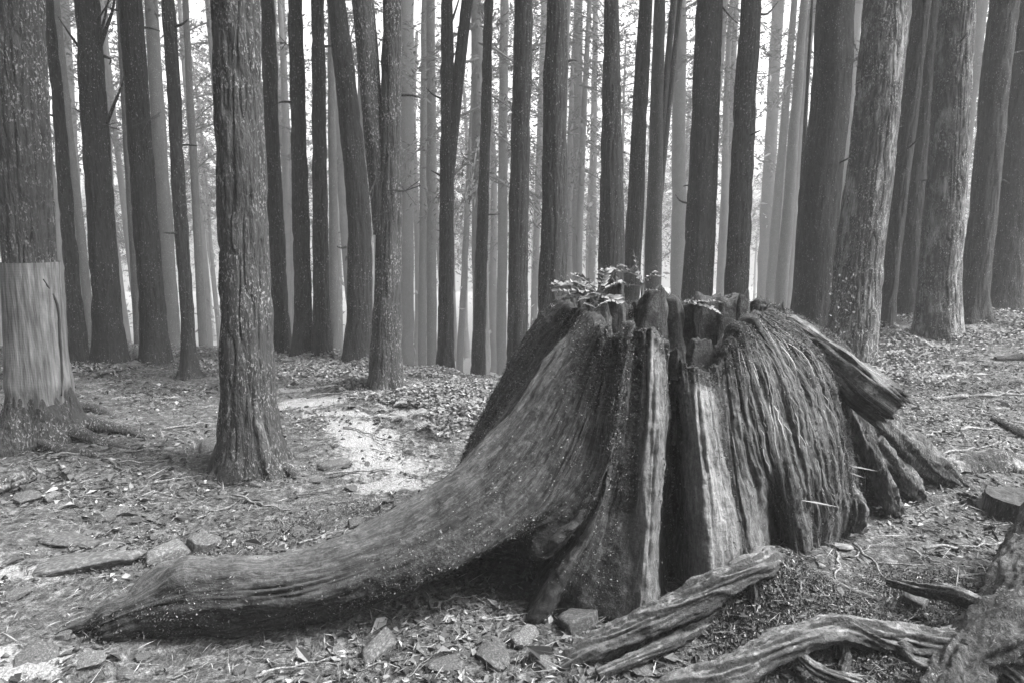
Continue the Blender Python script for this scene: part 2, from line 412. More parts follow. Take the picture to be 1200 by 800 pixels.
def add_sprig(d, px, py, size, n=60, name='foliage_sprig', dy=.15):
    c0 = P(px, py, d['Y'])-d['base']; c0[1] -= dy; parts = []; s = size*d['Y']/F
    for k in range(7):
        dr = R.normal(size=3)*np.array([1, .6, .55]); dr /= np.linalg.norm(dr); m = n//7
        t = R.rand(m)[:, None]
        parts.append(leaves_arr(c0+dr*s*t+R.normal(size=(m, 3))*s*.06, dr+R.normal(size=(m, 3))*.7, rdir(m, 1.0), R.uniform(.1, .25, m)*s, R.uniform(.02, .05, m)*s))
        parts.append(tube_arr(np.stack([c0+np.array([0, dy, 0]), c0, c0+dr*s*.6, c0+dr*s]), np.full(4, .004), 4))
    v, f = merge(parts); o = obj(name, mesh_np(name, v, f, M_CROWN, False), d['root']); return tag(o, kind='stuff')

GD = 'dark trunks standing along the crest'
GM = 'grey trunks behind the crest'
GF = 'distant trunks fading into the mist'
LM = 'slim grey trunk behind the crest, softened by mist'
LF = 'distant pale trunk fading into the bright mist'
# nearest two
tA = tree(18, 62, 40, 470, 62, None, 'cedar trunk wrapped low down in a pale band of netting', mat=M_BARK, lod=0, flare=.9, fh=.16, seed=3.3) if False else None
def tree_base(x0, w0, xb, yb, wb, *a, **k): return tree(x0, w0, xb, yb, wb, None, *a, **k)
tA = tree_base(18, 58, 48, 512, 50, 'cedar stripped of bark in a pale band low on its trunk, roots spreading', mat=M_BARK, lod=0, flare=.95, fh=.26, seed=3.3)
tK = tree_base(275, 53, 294, 548, 58, 'straight flaky-barked cedar standing alone in front of the leafy bank', mat=M_BARK, lod=0, flare=.7, fh=.22, seed=9.1)
# along the crest, left to right
tree_base(57, 11, 94, 433, 17, 'slender dark trunk close beside the bark-stripped cedar', mat=M_BARK2)
tD = tree_base(102, 26, 130, 428, 30, 'dark trunk with several bare dead branches low on its stem', mat=M_BARK2)
tF = tree_base(151, 25, 184, 424, 27, 'stout dark trunk with a thin trunk leaning close behind it', mat=M_BARK2)
tH = tree_base(197, 15, 223, 442, 15, 'slim dark trunk with a short thick mossy foot', mat=M_BARK2, flare=1.1, fh=.13)
tL = tree_base(313, 16, 329, 416, 21, 'smooth dark trunk just behind the lone flaky cedar', mat=M_BARK2)
tM = tree_base(346, 17, 356, 418, 20, 'dark trunk with a small tuft of needles high on its stem', mat=M_BARK2)
tN = tree_base(372, 15, 378, 419, 19, 'dark straight trunk next to the curved one', mat=M_BARK2)
bz = lambda h: np.stack([-.16*np.sin(np.clip(h, 0, 4.2)/4.2*np.pi)*(h < 4.2), 0*h, 0*h], -1)
tP = tree_base(393, 22, 420, 426, 30, 'thick curved dark trunk bending up behind the twin-stemmed tree', mat=M_BARK2, bend=lambda h: np.stack([.10*np.sin(np.clip(h, 0, 4.0)/4.0*np.pi), 0*h, 0*h], -1))
tQ = tree_base(460, 21, 452, 455, 34, 'twin-stemmed cedar with speckled bark, forking above head height', mat=M_BARK, flare=.3)
add_stem(tQ, (448, 262), (425, 0), 24, 26, 14, 1, M_BARK)
tAO = tree_base(1039, 48, 996, 424, 52, 'broad trunk with lit peeling bark beside the broken plank', mat=M_BARK3, lod=0, flare=.2)
tAN = tree(981, 42, 958, 300, 46, 8.4, 'broad dark trunk with a dry twig tuft, next to the peeling one', mat=M_BARK2, lod=1, flare=.2)
tree_base(1080, 20, 1037, 385, 16, 'narrow dark trunk tucked behind the broad peeling trunk', mat=M_BARK2)
tree_base(1089, 24, 1058, 371, 27, 'smooth dark trunk between the two peeling trunks', mat=M_BARK2)
tAR = tree_base(1123, 37, 1098, 392, 44, 'scarred trunk with pale peeled bark down its lit side', mat=M_BARK3, lod=0, flare=.3)
tree_base(1178, 30, 1137, 376, 28, 'leaning dark trunk close behind the scarred pale one', mat=M_BARK2)
tree_base(1209, 38, 1171, 362, 42, 'wide dark trunk on the rise with a flared foot', mat=M_BARK2, flare=.3)
tree(1262, 30, 1208, 300, 30, 11, 'dark trunk highest on the rise behind the wide one', mat=M_BARK2)
# behind the stump
tX = tree(614, 22, 608, 300, 24, 7.6, 'dark trunk rising behind the sloping shoulder of the stump', mat=M_BARK2)
tZ = tree(654, 26, 648, 300, 33, 6.6, 'dark rough trunk straight behind the ferns on the stump', mat=M_BARK2)
tAC = tree(717, 17, 716, 300, 31, 7.6, 'dark trunk widening towards its foot behind the stump top', mat=M_BARK2)
tAD = tree(757, 16, 742, 300, 21, 9.5, 'straight dark trunk beside the forked grey one', mat=M_BARK2)
tAG = tree(832, 30, 819, 300, 35, 8.0, 'stout dark clean trunk directly behind the hollow stump', mat=M_BARK2)
tAI = tree(880, 24, 865, 300, 27, 7.8, 'dark trunk with a bare twig, behind the stump rim beside the snag', mat=M_BARK2)
tT = tree(524, 14, 522, 450, 20, 9.0, 'dark tree forking into two stems well above the ground', mat=M_BARK2)
add_stem(tT, (526, 205), (547, 0), 13, 14, 12)
tV = tree(573, 11, 560, 455, 16, 10.5, 'slim dark trunk between the forked tree and the stump', mat=M_BARK2)
tAE = tree(773, 13, 766, 300, 20, 13.0, 'grey tree splitting into a bundle of leaning stems', mat=M_BARK2, lod=2)
add_stem(tAE, (768, 245), (789, 0), 10, 7, 14, 2); add_stem(tAE, (767, 285), (797, 0), 9, 6, 14, 2)
# grey trunks further back
LMS = ['pale slim trunk between the slender dark one and the dead-branched one',
  'thin trunk leaning close behind the stout dark trunk',
  'grey trunk just past the stout dark trunk',
  'slim grey trunk between the mossy-footed trunk and the lone cedar',
  'thin grey trunk glimpsed beside the curved dark trunk',
  'pale grey trunk close beside the twin-stemmed cedar',
  'grey trunk next to the forked dark tree, on its paler side',
  'thinner companion of the grey trunk by the forked tree',
  'light grey trunk between the slim dark one and the stump shoulder',
  'light grey trunk beyond the rough trunk behind the ferns',
  'broad light trunk beside the bundle of leaning stems',
  'dark grey trunk beside the dead snag',
  'grey trunk leaning alongside the one by the snag',
  'broadest pale trunk of the bright gap near the snag',
  'pale trunk showing between the two clean dark trunks behind the hollow',
  'pale strip of trunk between the broad dark trunk and the peeling one',
  'grey trunk glimpsed past the scarred pale trunk',
  'grey trunk overlapping the dead-branched tree',
  'slim misty trunk just past the dead-branched tree',
  'thin trunk behind the smooth dark trunk by the lone cedar',
  'thin pale trunk between the two dark trunks at the stump shoulder',
  'very thin pale trunk behind the widening dark trunk',
  'thin misty stem between the forked tree and the slim dark trunk',
  'grey trunk half hidden by the slender dark one',
  'misty trunk showing beside the bark-stripped cedar']
for a in [(75, 11, 92, 300, 12, 20), (140, 8, 163, 420, 9, 10.5), (177, 14, 201, 400, 19, 12), (217, 7, 238, 400, 10, 13), (388, 9, 392, 400, 11, 13), (478, 15, 476, 400, 18, 19),
          (505, 10, 506, 400, 12, 15), (498, 8, 495, 400, 10, 17), (591, 10, 588, 380, 12, 18), (678, 10, 676, 300, 11, 20), (797, 14, 795, 300, 17, 17),
          (943, 9, 919, 300, 14, 14), (931, 7, 906, 300, 11, 17), (912, 13, 896, 300, 14, 22), (861, 9, 848, 300, 14, 20), (1006, 9, 985, 300, 12, 22), (1150, 15, 1115, 300, 14, 16),
          (95, 8, 112, 300, 10, 14), (120, 9, 131, 300, 9, 18), (330, 7, 340, 300, 9, 20), (638, 7, 628, 300, 8, 24), (698, 6, 694, 300, 9, 24), (560, 5, 541, 380, 8, 20), (64, 9, 108, 400, 10, 12), (29, 9, 68, 300, 11, 16)]:
    a = a[:5]+(a[5]*2.3-9,); tree(*a, LMS.pop(0), GM, M_BARK2, 2, .25)
tG_ = TREES[-23]
sn = tree(952, 3, 935, 300, 7, 12, 'thin dead snag broken off short among the misty trunks', mat=M_BARK2, lod=2, crown=False, H=5.2, name='dead_snag')
# far rows, copies of a few trunks
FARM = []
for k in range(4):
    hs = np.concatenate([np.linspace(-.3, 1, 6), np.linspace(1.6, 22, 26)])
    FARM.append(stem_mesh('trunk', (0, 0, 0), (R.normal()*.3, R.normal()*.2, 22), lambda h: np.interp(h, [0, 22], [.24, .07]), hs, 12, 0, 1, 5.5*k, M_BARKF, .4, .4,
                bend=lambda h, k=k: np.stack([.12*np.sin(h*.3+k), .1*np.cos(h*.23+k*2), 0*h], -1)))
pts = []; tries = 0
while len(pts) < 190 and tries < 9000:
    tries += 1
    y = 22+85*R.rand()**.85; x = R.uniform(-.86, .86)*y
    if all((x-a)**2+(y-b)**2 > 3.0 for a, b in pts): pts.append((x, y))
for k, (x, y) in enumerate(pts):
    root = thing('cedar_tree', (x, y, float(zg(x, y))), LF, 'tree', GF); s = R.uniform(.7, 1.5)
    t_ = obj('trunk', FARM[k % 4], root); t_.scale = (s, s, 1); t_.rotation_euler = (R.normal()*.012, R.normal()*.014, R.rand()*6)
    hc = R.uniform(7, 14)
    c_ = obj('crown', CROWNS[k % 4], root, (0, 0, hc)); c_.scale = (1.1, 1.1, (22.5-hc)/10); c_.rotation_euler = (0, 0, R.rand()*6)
n = 330000; y = 34+92*R.rand(n)**.8; x = R.uniform(-.95, .95, n)*y; hh = 24*R.rand(n)**1.15
cl = fbm(x*.20, y*.12, hh*.22, 3)+.05-.012*np.abs(hh-8); k = (R.rand(n) < np.clip(-.03+1.1*cl, 0, 1)); x, y, hh = x[k], y[k], hh[k]; n = len(x)
v, f = leaves_arr(np.stack([x, y, zg(x, y)+.2+hh], -1), rdir(n), rdir(n, .8), R.uniform(.25, .6, n), R.uniform(.1, .24, n))
tag(obj('distant_understory', mesh_np('distant_understory', v, f, M_UNDER, False)), 'far-off leafy understory blurred by the mist', 'foliage', kind='stuff')
k = 0; bp = []  # unseen cedars added behind the camera to darken the faces turned to it
while len(bp) < 42:
    x, y = R.uniform(-17, 15), R.uniform(-20, -2.8)
    if (x > 2.5 and y > -8.5) or any((x-a)**2+(y-b)**2 < 3.0 for a, b in bp): continue
    bp.append((x, y))
for k, (x, y) in enumerate(bp):
    root = thing('cedar_tree', (x, y, float(zg(x, y))), 'unseen dense cedar added behind the viewer to block light', 'tree', 'unseen cedars added to block light'); s = R.uniform(.9, 1.5)
    t_ = obj('trunk', FARM[k % 4], root); t_.scale = (s, s, 1); c_ = obj('crown', DENSE[k % 3], root, (0, 0, 2.2+R.rand())); c_.scale = (1.25, 1.25, 1.75); c_.rotation_euler = (0, 0, R.rand()*6)
# dead branches and sprigs
add_branch(tD, [(104, 75), (92, 55), (80, 38), (68, 20)], 4, dy=.2); add_branch(tD, [(125, 145), (134, 122), (143, 100), (146, 88)], 5, dy=.2)
add_branch(tD, [(115, 60), (124, 35), (132, 12), (137, -20)], 6, dy=.25); add_branch(tD, [(112, 58), (121, 28), (126, 5), (131, -18)], 4, dy=.1)
add_branch(tD, [(103, 135), (99, 128), (95, 118)], 3); add_branch(tD, [(122, 66), (130, 70), (128, 76)], 4); add_branch(tD, [(110, 30), (118, 18), (133, -5)], 3, dy=.2)
add_sprig(tD, 133, 150, 14, 50); add_sprig(TREES[-23-1] if False else tF, 182, 144, 17, 90); add_sprig(tM, 340, 55, 12, 60)
add_branch(tQ, [(441, 195), (440, 210), (434, 225), (428, 242)], 3, dy=.25); add_branch(tQ, [(441, 198), (438, 215), (436, 230), (431, 240)], 2, dy=.2)
add_branch(tT, [(519, 208), (511, 203), (505, 200)], 4); add_branch(tT, [(529, 128), (534, 122), (536, 120)], 4); add_branch(tT, [(524, 40), (534, 12), (540, -8)], 4)
add_sprig(tAN, 1000, 70, 34, 110, 'twig_tuft'); add_branch(tAI, [(890, 17), (900, 16), (912, 2)], 3); add_sprig(tAO, 1017, 92, 22, 90, 'twig_tuft')
add_sprig(tQ, 478, 225, 20, 70); add_branch(tAG, [(846, 8), (858, 22), (868, 30)], 2)

for d in TREES:
    if d['Y'] > 11 or d in (tA, tK): continue
    for _ in range(R.randint(1, 4)):
        h = R.uniform(1.2, 4.2); a = R.uniform(0, 6.28); rr = float(d['rf'](np.array([h]))[0]); o3 = np.array([math.cos(a), math.sin(a), R.uniform(-.1, .5)]); L = R.uniform(.05, .22); st = d['ax']*h+o3*rr*.8
        v, f = tube_arr(crspline(np.stack([st, st+o3*(rr*.25+L*.5), st+o3*(rr*.25+L)+np.array([0, 0, R.normal()*.03])]), 6), np.linspace(.016, .006, 6), 6); obj('branch_stub', mesh_np('branch_stub', v, f, M_BARK2), d['root'])
n = 70; px = R.uniform(972, 1004, n); py = R.uniform(320, 405, n); rr = tAO['rf'](np.full(n, 1.0)); c = P(px, py, tAO['Y']-rr*.95)-tAO['base']
v, f = leaves_arr(c, rdir(n)+np.array([0, 0, -.5]), rdir(n)*.4+np.array([0, -1, .5]), R.uniform(.02, .05, n), R.uniform(.015, .035, n)); tag(obj('climbing_leaves', mesh_np('climbing_leaves', v, f, M_COVER, False), tAO['root']), kind='stuff')
# pale stripped band round the left cedar
def band():
    d = tA; h0 = P(40, 484, d['Y']-.3)[2]-d['base'][2]; h1 = P(36, 309, d['Y']-.25)[2]-d['base'][2]; hs = np.linspace(h0, h1, 120); na = 160
    th = np.linspace(0, 2*np.pi, na, endpoint=False)[None]; h = hs[:, None]; ct, sn_ = np.cos(th), np.sin(th); s = d['seed']
    lobes = 1+.55*fbm(ct*1.3+s, sn_*1.3+s*2, h*.6, 2)+.30*np.cos(th*5+s)
    rr = d['rf'](hs)[:, None]*(1+.95*np.exp(-h/.26)*np.clip(lobes, .15, 3))*(1+.05*fbm(ct*1.4+s*5, sn_*1.4, h*1.3, 3))+.016-.05*ss(-h, -h0-.16, -h0)*(.7+.6*fbm(ct*4, sn_*4, 1.0, 2))
    rr = rr+.003*fbm(ct*5, sn_*5, h*2, 3)+.003*vn(ct*16, sn_*16, h*1.2)
    c = d['ax'][None]*hs[:, None]
    v = np.stack([c[:, None, 0]+ct*rr, c[:, None, 1]+sn_*rr, c[:, None, 2]+.05*ss(-h, -h0-.15, -h0)*fbm(ct*3, sn_*3, 2.2, 3)+0*rr], -1).reshape(-1, 3)
    t = NT('stripped_wood', .9); co = t.coord('Object', (1, 1, 1)); wv = t.n('ShaderNodeTexWave', wave_type='BANDS', bands_direction='Z'); wv.inputs['Scale'].default_value = 28; wv.inputs['Distortion'].default_value = 1.5
    t.l(co, wv.inputs['Vector']); g = t.noise(t.coord('Object', (1, 1, .06)), 50, 4, .7); bl = t.noise(co, 5, 3)
    col = t.ramp(g, [(.3, .05), (.5, .13), (.7, .23)]); col = t.mix(.12, col, t.ramp(wv.outputs[1], [(.1, .6), (.5, 1.2)]), 'MULTIPLY'); col = t.mix(.5, col, t.ramp(bl, [(.3, .6), (.7, 1.3)]), 'MULTIPLY')
    m = t.done(col, t.math('ADD', t.math('MULTIPLY', wv.outputs[1], .1), g), .6, .008)
    o = obj('bare_wood_band', mesh_np('bare_wood_band', v, grid_faces(len(hs), na, True), m), d['root'])
    pts = [P(x, y, d['Y']-.2)-d['base'] for x, y in ((38, 328), (52, 362), (66, 398), (78, 432), (90, 470))]
    # dark seam lying on the band
    pts = np.array(pts); out = []
    for p in pts:
        k = int(np.argmin(abs(hs-p[2]/1.0))); ring = v.reshape(len(hs), na, 3)[k]; j = np.argmin(abs(ring[:, 0]-p[0])+(ring[:, 1] > c[k, 1])*9); out.append(ring[j])
    cc = crspline(np.array(out)+np.array([0, -.004, 0]), 30); vv, ff = tube_arr(cc, np.interp(np.linspace(0, 1, 30), [0, .15, .6, 1], [.002, .007, .010, .004]), 8, .003, 60)
    t = NT('crack'); obj('crack', mesh_np('crack', vv, ff, t.done(.03)), o)
band()
def tree_root(d, pix, ra, rb, name='root', mat=None):
    pts = np.stack([G(x, y)-d['base'] for x, y in pix]); pts[:, 2] += np.linspace(.06, 0.0, len(pts)); pts[-1, 2] -= .03
    c = crspline(pts, 8*len(pix)); v, f = tube_arr(c, np.linspace(ra, rb, len(c)), 14, .006, 40, .2, R.rand()*9)
    return obj(name, mesh_np(name, v, f, mat or M_BARK), d['root'])
tree_root(tA, [(85, 500), (115, 505), (150, 508), (178, 512)], .07, .025); tree_root(tA, [(80, 510), (110, 519), (150, 524)], .06, .02)
tree_root(tA, [(70, 488), (110, 482), (140, 490)], .045, .02); tree_root(tA, [(40, 515), (60, 530), (100, 533), (135, 540)], .05, .015); tree_root(tA, [(10, 512), (-20, 530)], .06, .03)
tree_root(tK, [(275, 552), (255, 560), (240, 566)], .05, .02); tree_root(tK, [(318, 550), (340, 556), (355, 561)], .05, .015)
def strip(d, pix, w, name='bark_strip', dep=.3):
    pts = np.stack([P(x, y, d['Y']-dep)-d['base'] for x, y in pix]); c = crspline(pts, 24)
    v, f = tube_arr(c, np.interp(np.linspace(0, 1, 24), [0, .3, .8, 1], [w*.3, w, w, w*.3]), 10, .006, 50)
    return obj(name, mesh_np(name, v, f, M_BARK3), d['root'])
strip(tK, [(299, 470), (303, 500), (309, 525), (312, 556)], .03, 'bark_strip', .30)

# ------------------------------------------------------------------ the great stump
AXS = np.array([.80, 3.22])
KEYS = [  # columns, rim to ground: (px, py, Y); pale, moss, lichen
 ([(655,352,3.35),(622,388,3.38),(590,437,3.4),(563,487,3.42),(545,530,3.45),(530,575,3.5),(520,600,3.52)], 0, .75, 0),
 ([(668,360,3.15),(634,402,3.15),(598,455,3.15),(568,505,3.15),(542,550,3.12),(520,600,3.08),(490,660,3.0)], 0, .55, 0),
 ([(676,364,3.08),(640,412,3.06),(602,467,3.04),(568,515,3.0),(528,562,2.98),(470,630,2.95),(420,690,2.9)], 0, .5, 0),
 ([(682,368,3.02),(642,424,2.99),(598,486,2.94),(545,545,2.9),(468,612,2.85),(370,690,2.8),(250,740,2.7),(180,760,2.62),(120,775,2.55)], .15, .1, 0),
 ([(687,371,2.98),(641,427,2.92),(593,489,2.84),(536,547,2.77),(452,611,2.69),(345,655,2.63),(225,664,2.58),(185,672,2.54),(160,702,2.5),(120,725,2.46),(70,752,2.42)], .25, .0, 0),
 ([(690,374,2.95),(640,430,2.87),(590,491,2.77),(530,548,2.68),(440,608,2.58),(330,648,2.5),(215,656,2.46),(182,663,2.44),(158,694,2.40),(115,718,2.38),(60,748,2.36)], .3, .0, 0),
 ([(697,376,2.84),(655,436,2.78),(612,500,2.68),(556,562,2.57),(468,622,2.45),(350,662,2.37),(220,672,2.33),(175,690,2.32),(145,712,2.31),(110,730,2.32),(62,752,2.34)], .1, .2, .1),
 ([(705,380,2.76),(678,445,2.71),(642,518,2.60),(590,582,2.48),(498,645,2.36),(372,688,2.29),(232,705,2.27),(150,724,2.28),(82,758,2.33)], 0, .5, .6),
 ([(712,384,2.72),(692,460,2.66),(660,540,2.55),(612,610,2.45),(520,672,2.35),(392,712,2.31),(250,735,2.30),(160,748,2.30),(95,764,2.32)], 0, .5, .8),
 ([(718,386,2.70),(702,465,2.64),(675,548,2.55),(630,608,2.47),(552,656,2.42),(456,706,2.40),(360,733,2.42),(290,742,2.44),(240,748,2.46)], 0, .55, .6),
 ([(724,387,2.69),(710,470,2.63),(688,550,2.56),(648,600,2.52),(606,626,2.51),(564,648,2.55),(550,656,2.9),(545,680,3.3),(540,715,3.4)], 0, .6, .3),
 ([(730,388,2.68),(717,472,2.61),(697,555,2.54),(662,604,2.51),(630,620,2.53),(606,622,2.62),(594,628,3.0),(588,670,3.5)], 0, .6, .2),
 ([(734,388,2.67),(723,475,2.59),(705,558,2.51),(674,618,2.47),(648,648,2.46),(628,656,2.52),(612,660,2.95),(604,690,3.5)], 0, .6, 0),
 ([(737,388,2.66),(727,478,2.57),(710,560,2.49),(684,622,2.44),(655,668,2.41),(632,705,2.41),(616,728,2.42)], .12, .3, 0),
 ([(740,388,2.66),(731,478,2.57),(716,560,2.487),(694,624,2.437),(670,672,2.415),(652,708,2.45),(640,732,2.50)], 0, .45, 0),
 ([(744,389,2.66),(736,478,2.575),(723,560,2.49),(704,630,2.43),(686,680,2.40),(670,715,2.40),(656,734,2.41)], .08, .35, 0),
 ([(748,390,2.665),(742,480,2.575),(731,560,2.49),(716,630,2.43),(703,685,2.40),(692,722,2.39),(684,745,2.39)], .05, .55, .3),
 ([(753,391,2.665),(748,480,2.565),(740,560,2.485),(728,635,2.415),(720,690,2.375),(715,730,2.36),(710,755,2.35)], .12, .5, 0),
 ([(758,393,2.66),(754,480,2.55),(748,560,2.465),(742,640,2.39),(738,695,2.35),(735,735,2.33),(733,765,2.31)], .4, .2, 0),
 ([(765,396,2.66),(763,480,2.53),(759,560,2.44),(755,640,2.365),(752,695,2.32),(750,735,2.30),(748,775,2.28)], .85, 0, 0),
 ([(773,402,2.67),(775,480,2.55),(774,560,2.47),(771,640,2.40),(769,695,2.36),(768,735,2.34),(766,765,2.32)], .5, 0, 0),
 ([(778,408,2.76),(782,480,2.72),(782,560,2.72),(780,640,2.68),(778,690,2.62),(776,720,2.55),(775,750,2.45)], 0, .3, 0),
 ([(784,424,2.92),(788,480,2.92),(790,560,2.90),(790,640,2.85),(790,685,2.75),(790,710,2.62),(789,740,2.5)], 0, .3, 0),
 ([(790,424,2.86),(793,485,2.80),(795,560,2.74),(797,640,2.67),(799,685,2.6),(800,710,2.55),(800,740,2.46)], 0, .3, 0),
 ([(796,424,2.74),(799,490,2.65),(803,560,2.58),(806,640,2.51),(808,685,2.47),(810,715,2.44),(811,740,2.42)], .5, .1, 0),
 ([(812,426,2.70),(818,490,2.59),(825,560,2.51),(830,640,2.43),(833,685,2.40),(836,715,2.37),(838,750,2.34)], .85, 0, 0),
 ([(829,428,2.72),(838,490,2.62),(847,560,2.55),(857,640,2.48),(862,685,2.45),(865,715,2.43),(868,740,2.41)], .7, .1, 0),
 ([(837,430,2.78),(847,490,2.68),(857,560,2.62),(869,635,2.56),(875,680,2.54),(878,705,2.52),(880,730,2.5)], 0, .4, 0),
 ([(845,418,2.82),(855,480,2.70),(866,550,2.63),(880,620,2.60),(888,655,2.60),(892,680,2.60),(895,710,2.58)], .35, .2, 0),
 ([(854,402,2.84),(866,470,2.71),(878,540,2.66),(888,575,2.68),(894,600,2.74),(896,640,2.78),(898,680,2.78)], .25, .25, 0),
 ([(863,392,2.86),(880,465,2.72),(893,535,2.68),(902,565,2.74),(906,585,2.95),(908,610,3.1),(910,640,3.12)], .25, .25, 0),
 ([(871,384,2.90),(896,450,2.76),(912,525,2.71),(922,580,2.76),(928,615,2.82),(932,640,2.88),(935,670,2.9)], .3, .22, 0),
 ([(880,378,2.94),(918,440,2.81),(940,520,2.77),(952,580,2.83),(957,615,2.90),(958,640,2.95),(958,665,2.98)], .32, .2, 0),
 ([(889,372,3.0),(938,425,2.91),(968,500,2.87),(982,570,2.93),(984,605,3.0),(982,630,3.05),(980,650,3.08)], .28, .25, 0),
 ([(897,369,3.08),(955,415,3.02),(987,480,3.0),(1000,550,3.06),(1003,590,3.14),(1001,615,3.18),(1000,635,3.2)], .05, .5, 0),
 ([(905,368,3.2),(965,412,3.2),(996,475,3.22),(1008,540,3.34),(1014,580,3.42),(1018,605,3.45),(1020,620,3.45)], 0, .6, 0),
 ([(910,368,3.3),(972,412,3.32),(1005,470,3.34),(1024,530,3.36),(1040,575,3.38),(1052,602,3.40),(1060,620,3.42)], .1, .5, 0),
 ([(912,366,3.4),(975,405,3.5),(1010,455,3.56),(1034,500,3.64),(1052,540,3.72),(1068,570,3.78),(1080,590,3.8)], 0, .7, 0),
 ([(912,363,3.5),(975,395,3.66),(1020,445,3.75),(1058,500,3.8),(1092,535,3.86),(1125,560,3.9),(1150,575,3.95)], .1, .7, 0),
 ([(905,360,3.6),(960,385,3.8),(1005,430,3.95),(1035,480,4.05),(1050,520,4.1),(1062,550,4.15),(1070,565,4.2)], 0, .7, 0),
 ([(885,352,3.68),(915,375,3.9),(940,420,4.1),(955,470,4.2),(965,520,4.25),(970,555,4.3),(972,570,4.3)], 0, .5, 0),
 ([(858,349,3.70),(868,375,3.95),(876,420,4.15),(880,470,4.25),(882,520,4.3),(884,550,4.35),(884,565,4.35)], 0, .4, 0),
 ([(835,347,3.70),(836,375,3.98),(836,420,4.2),(836,470,4.3),(836,520,4.35),(836,550,4.4),(836,562,4.4)], 0, .4, 0),
 ([(808,350,3.70),(802,375,3.98),(798,420,4.2),(795,470,4.3),(792,520,4.35),(790,550,4.4),(790,562,4.4)], 0, .4, 0),
 ([(780,346,3.68),(768,375,3.95),(757,420,4.15),(748,470,4.25),(742,520,4.3),(738,550,4.35),(736,565,4.35)], 0, .4, 0),
 ([(755,344,3.64),(735,375,3.88),(715,420,4.05),(700,470,4.15),(690,520,4.2),(682,550,4.25),(678,568,4.25)], 0, .5, 0),
 ([(735,362,3.58),(708,385,3.78),(680,425,3.92),(660,475,4.0),(645,525,4.05),(632,560,4.05),(625,578,4.05)], 0, .6, 0),
 ([(705,346,3.55),(675,375,3.65),(645,422,3.72),(618,475,3.78),(598,525,3.82),(582,565,3.82),(575,585,3.82)], 0, .7, 0),
 ([(675,345,3.46),(645,380,3.52),(614,430,3.56),(588,482,3.6),(566,530,3.62),(550,570,3.64),(540,592,3.65)], 0, .75, 0)]
def ST_X(V): return (V[:, 70:71, 0]+0*V[:, :, 0])
def stump():
    K = len(KEYS); NV = 200; NI = 46
    cols = np.zeros((K, NV, 3)); rim = np.zeros((K, 3))
    for k, (pp, *_r) in enumerate(KEYS):
        w = np.stack([P(*q) for q in pp]); last = w[-1].copy(); last[2] = min(last[2], zg(last[0], last[1]))-.10; w = np.vstack([w, last])
        cols[k] = crspline(w, NV); rim[k] = w[0]
    ins = np.zeros((K, NI, 3))
    for k in range(K):
        r = rim[k]; d = AXS-r[:2]; L = np.linalg.norm(d); d = d/L
        th = .05+.04*((k*37) % 7)/7.0
        q = [np.array([AXS[0]-d[0]*.03, AXS[1]-d[1]*.03, .50]), np.array([AXS[0]-d[0]*L*.45, AXS[1]-d[1]*L*.45, .52]), np.array([r[0]+d[0]*(th+.10), r[1]+d[1]*(th+.10), .68]), np.array([r[0]+d[0]*(th+.03), r[1]+d[1]*(th+.03), r[2]-.22]), np.array([r[0]+d[0]*th*.8, r[1]+d[1]*th*.8, r[2]-.015]), r]
        ins[k] = crspline(np.stack(q), NI)
    allc = np.concatenate([ins[:, :-1], cols], 1); NR = allc.shape[1]
    # columns in between, closed loop
    dist = np.linalg.norm(np.roll(allc, -1, 0)-allc, axis=2)
    rep = dist[:, NI:NI+90].mean(1); nseg = np.clip((rep/.0048).astype(int), 6, 46)
    att = np.array([[a, b, c] for _, a, b, c in KEYS], float)
    out = []; at = []; uu = []; acc = 0
    for k in range(K):
        p0, p1, p2, p3 = (allc[(k+j) % K] for j in (-1, 0, 1, 2)); a1, a2 = att[k], att[(k+1) % K]
        for t in np.arange(nseg[k])/nseg[k]:
            m1, m2 = (p2-p0)*.42, (p3-p1)*.42; t2, t3 = t*t, t**3
            out.append((2*t3-3*t2+1)*p1+(t3-2*t2+t)*m1+(-2*t3+3*t2)*p2+(t3-t2)*m2); s_ = t*t*(3-2*t); at.append(a1*(1-s_)+a2*s_); uu.append(acc+t*rep[k])
        acc += rep[k]
    V = np.stack(out); at = np.stack(at); uu = np.array(uu); NC = len(V)
    vv = np.concatenate([[0], np.cumsum(np.linalg.norm(np.diff(V, axis=1), axis=2).mean(0))])
    slen = np.concatenate([np.zeros((NC, 1)), np.cumsum(np.linalg.norm(np.diff(V, axis=1), axis=2), axis=1)], 1); slen -= slen[:, NI:NI+1]
    # jagged rim
    row = np.arange(NR); wr = np.exp(-((row-(NI-1))/16.0)**2)[None]
    jag = .030*fbm(uu*9, 0*uu, 4.4, 2)+.026*np.sign(vn(uu*16, 0*uu+9.3, 1.1))*np.abs(vn(uu*16, 0*uu+9.3, 1.1))**.6
    V[:, :, 2] += wr*jag[:, None]
    # normals
    du = np.roll(V, -1, 0)-np.roll(V, 1, 0); dv = np.gradient(V, axis=1); N = np.cross(dv, du); N /= np.linalg.norm(N, axis=2)[..., None]+1e-9
    cdir = V-np.array([AXS[0], AXS[1], .6]); sgn = np.sign((N[:, NI+60]*cdir[:, NI+60]).sum(1).mean()); N *= sgn
    U = uu[:, None]; S = slen
    wu = U+.02*vn(U*5, S*1.6, 7.1)+.008*vn(U*14, S*3.5, 3.1)                          # wandering grain
    gro = np.where(ST_X(V) > .5, 1.0, .9); g1 = 1-2*np.abs(vn(wu*26, S*1.7, .3)); g2 = vn(wu*60, S*2.2, 2.3); g3 = vn(wu*120, S*5, 6.3); lump = .6*fbm(U*5, S*3.0, 5.5, 3)+.9*fbm(U*4+.8*S, S*1.3, 8.5, 2)
    mos = at[:, 1][:, None]; pl = at[:, 0][:, None]
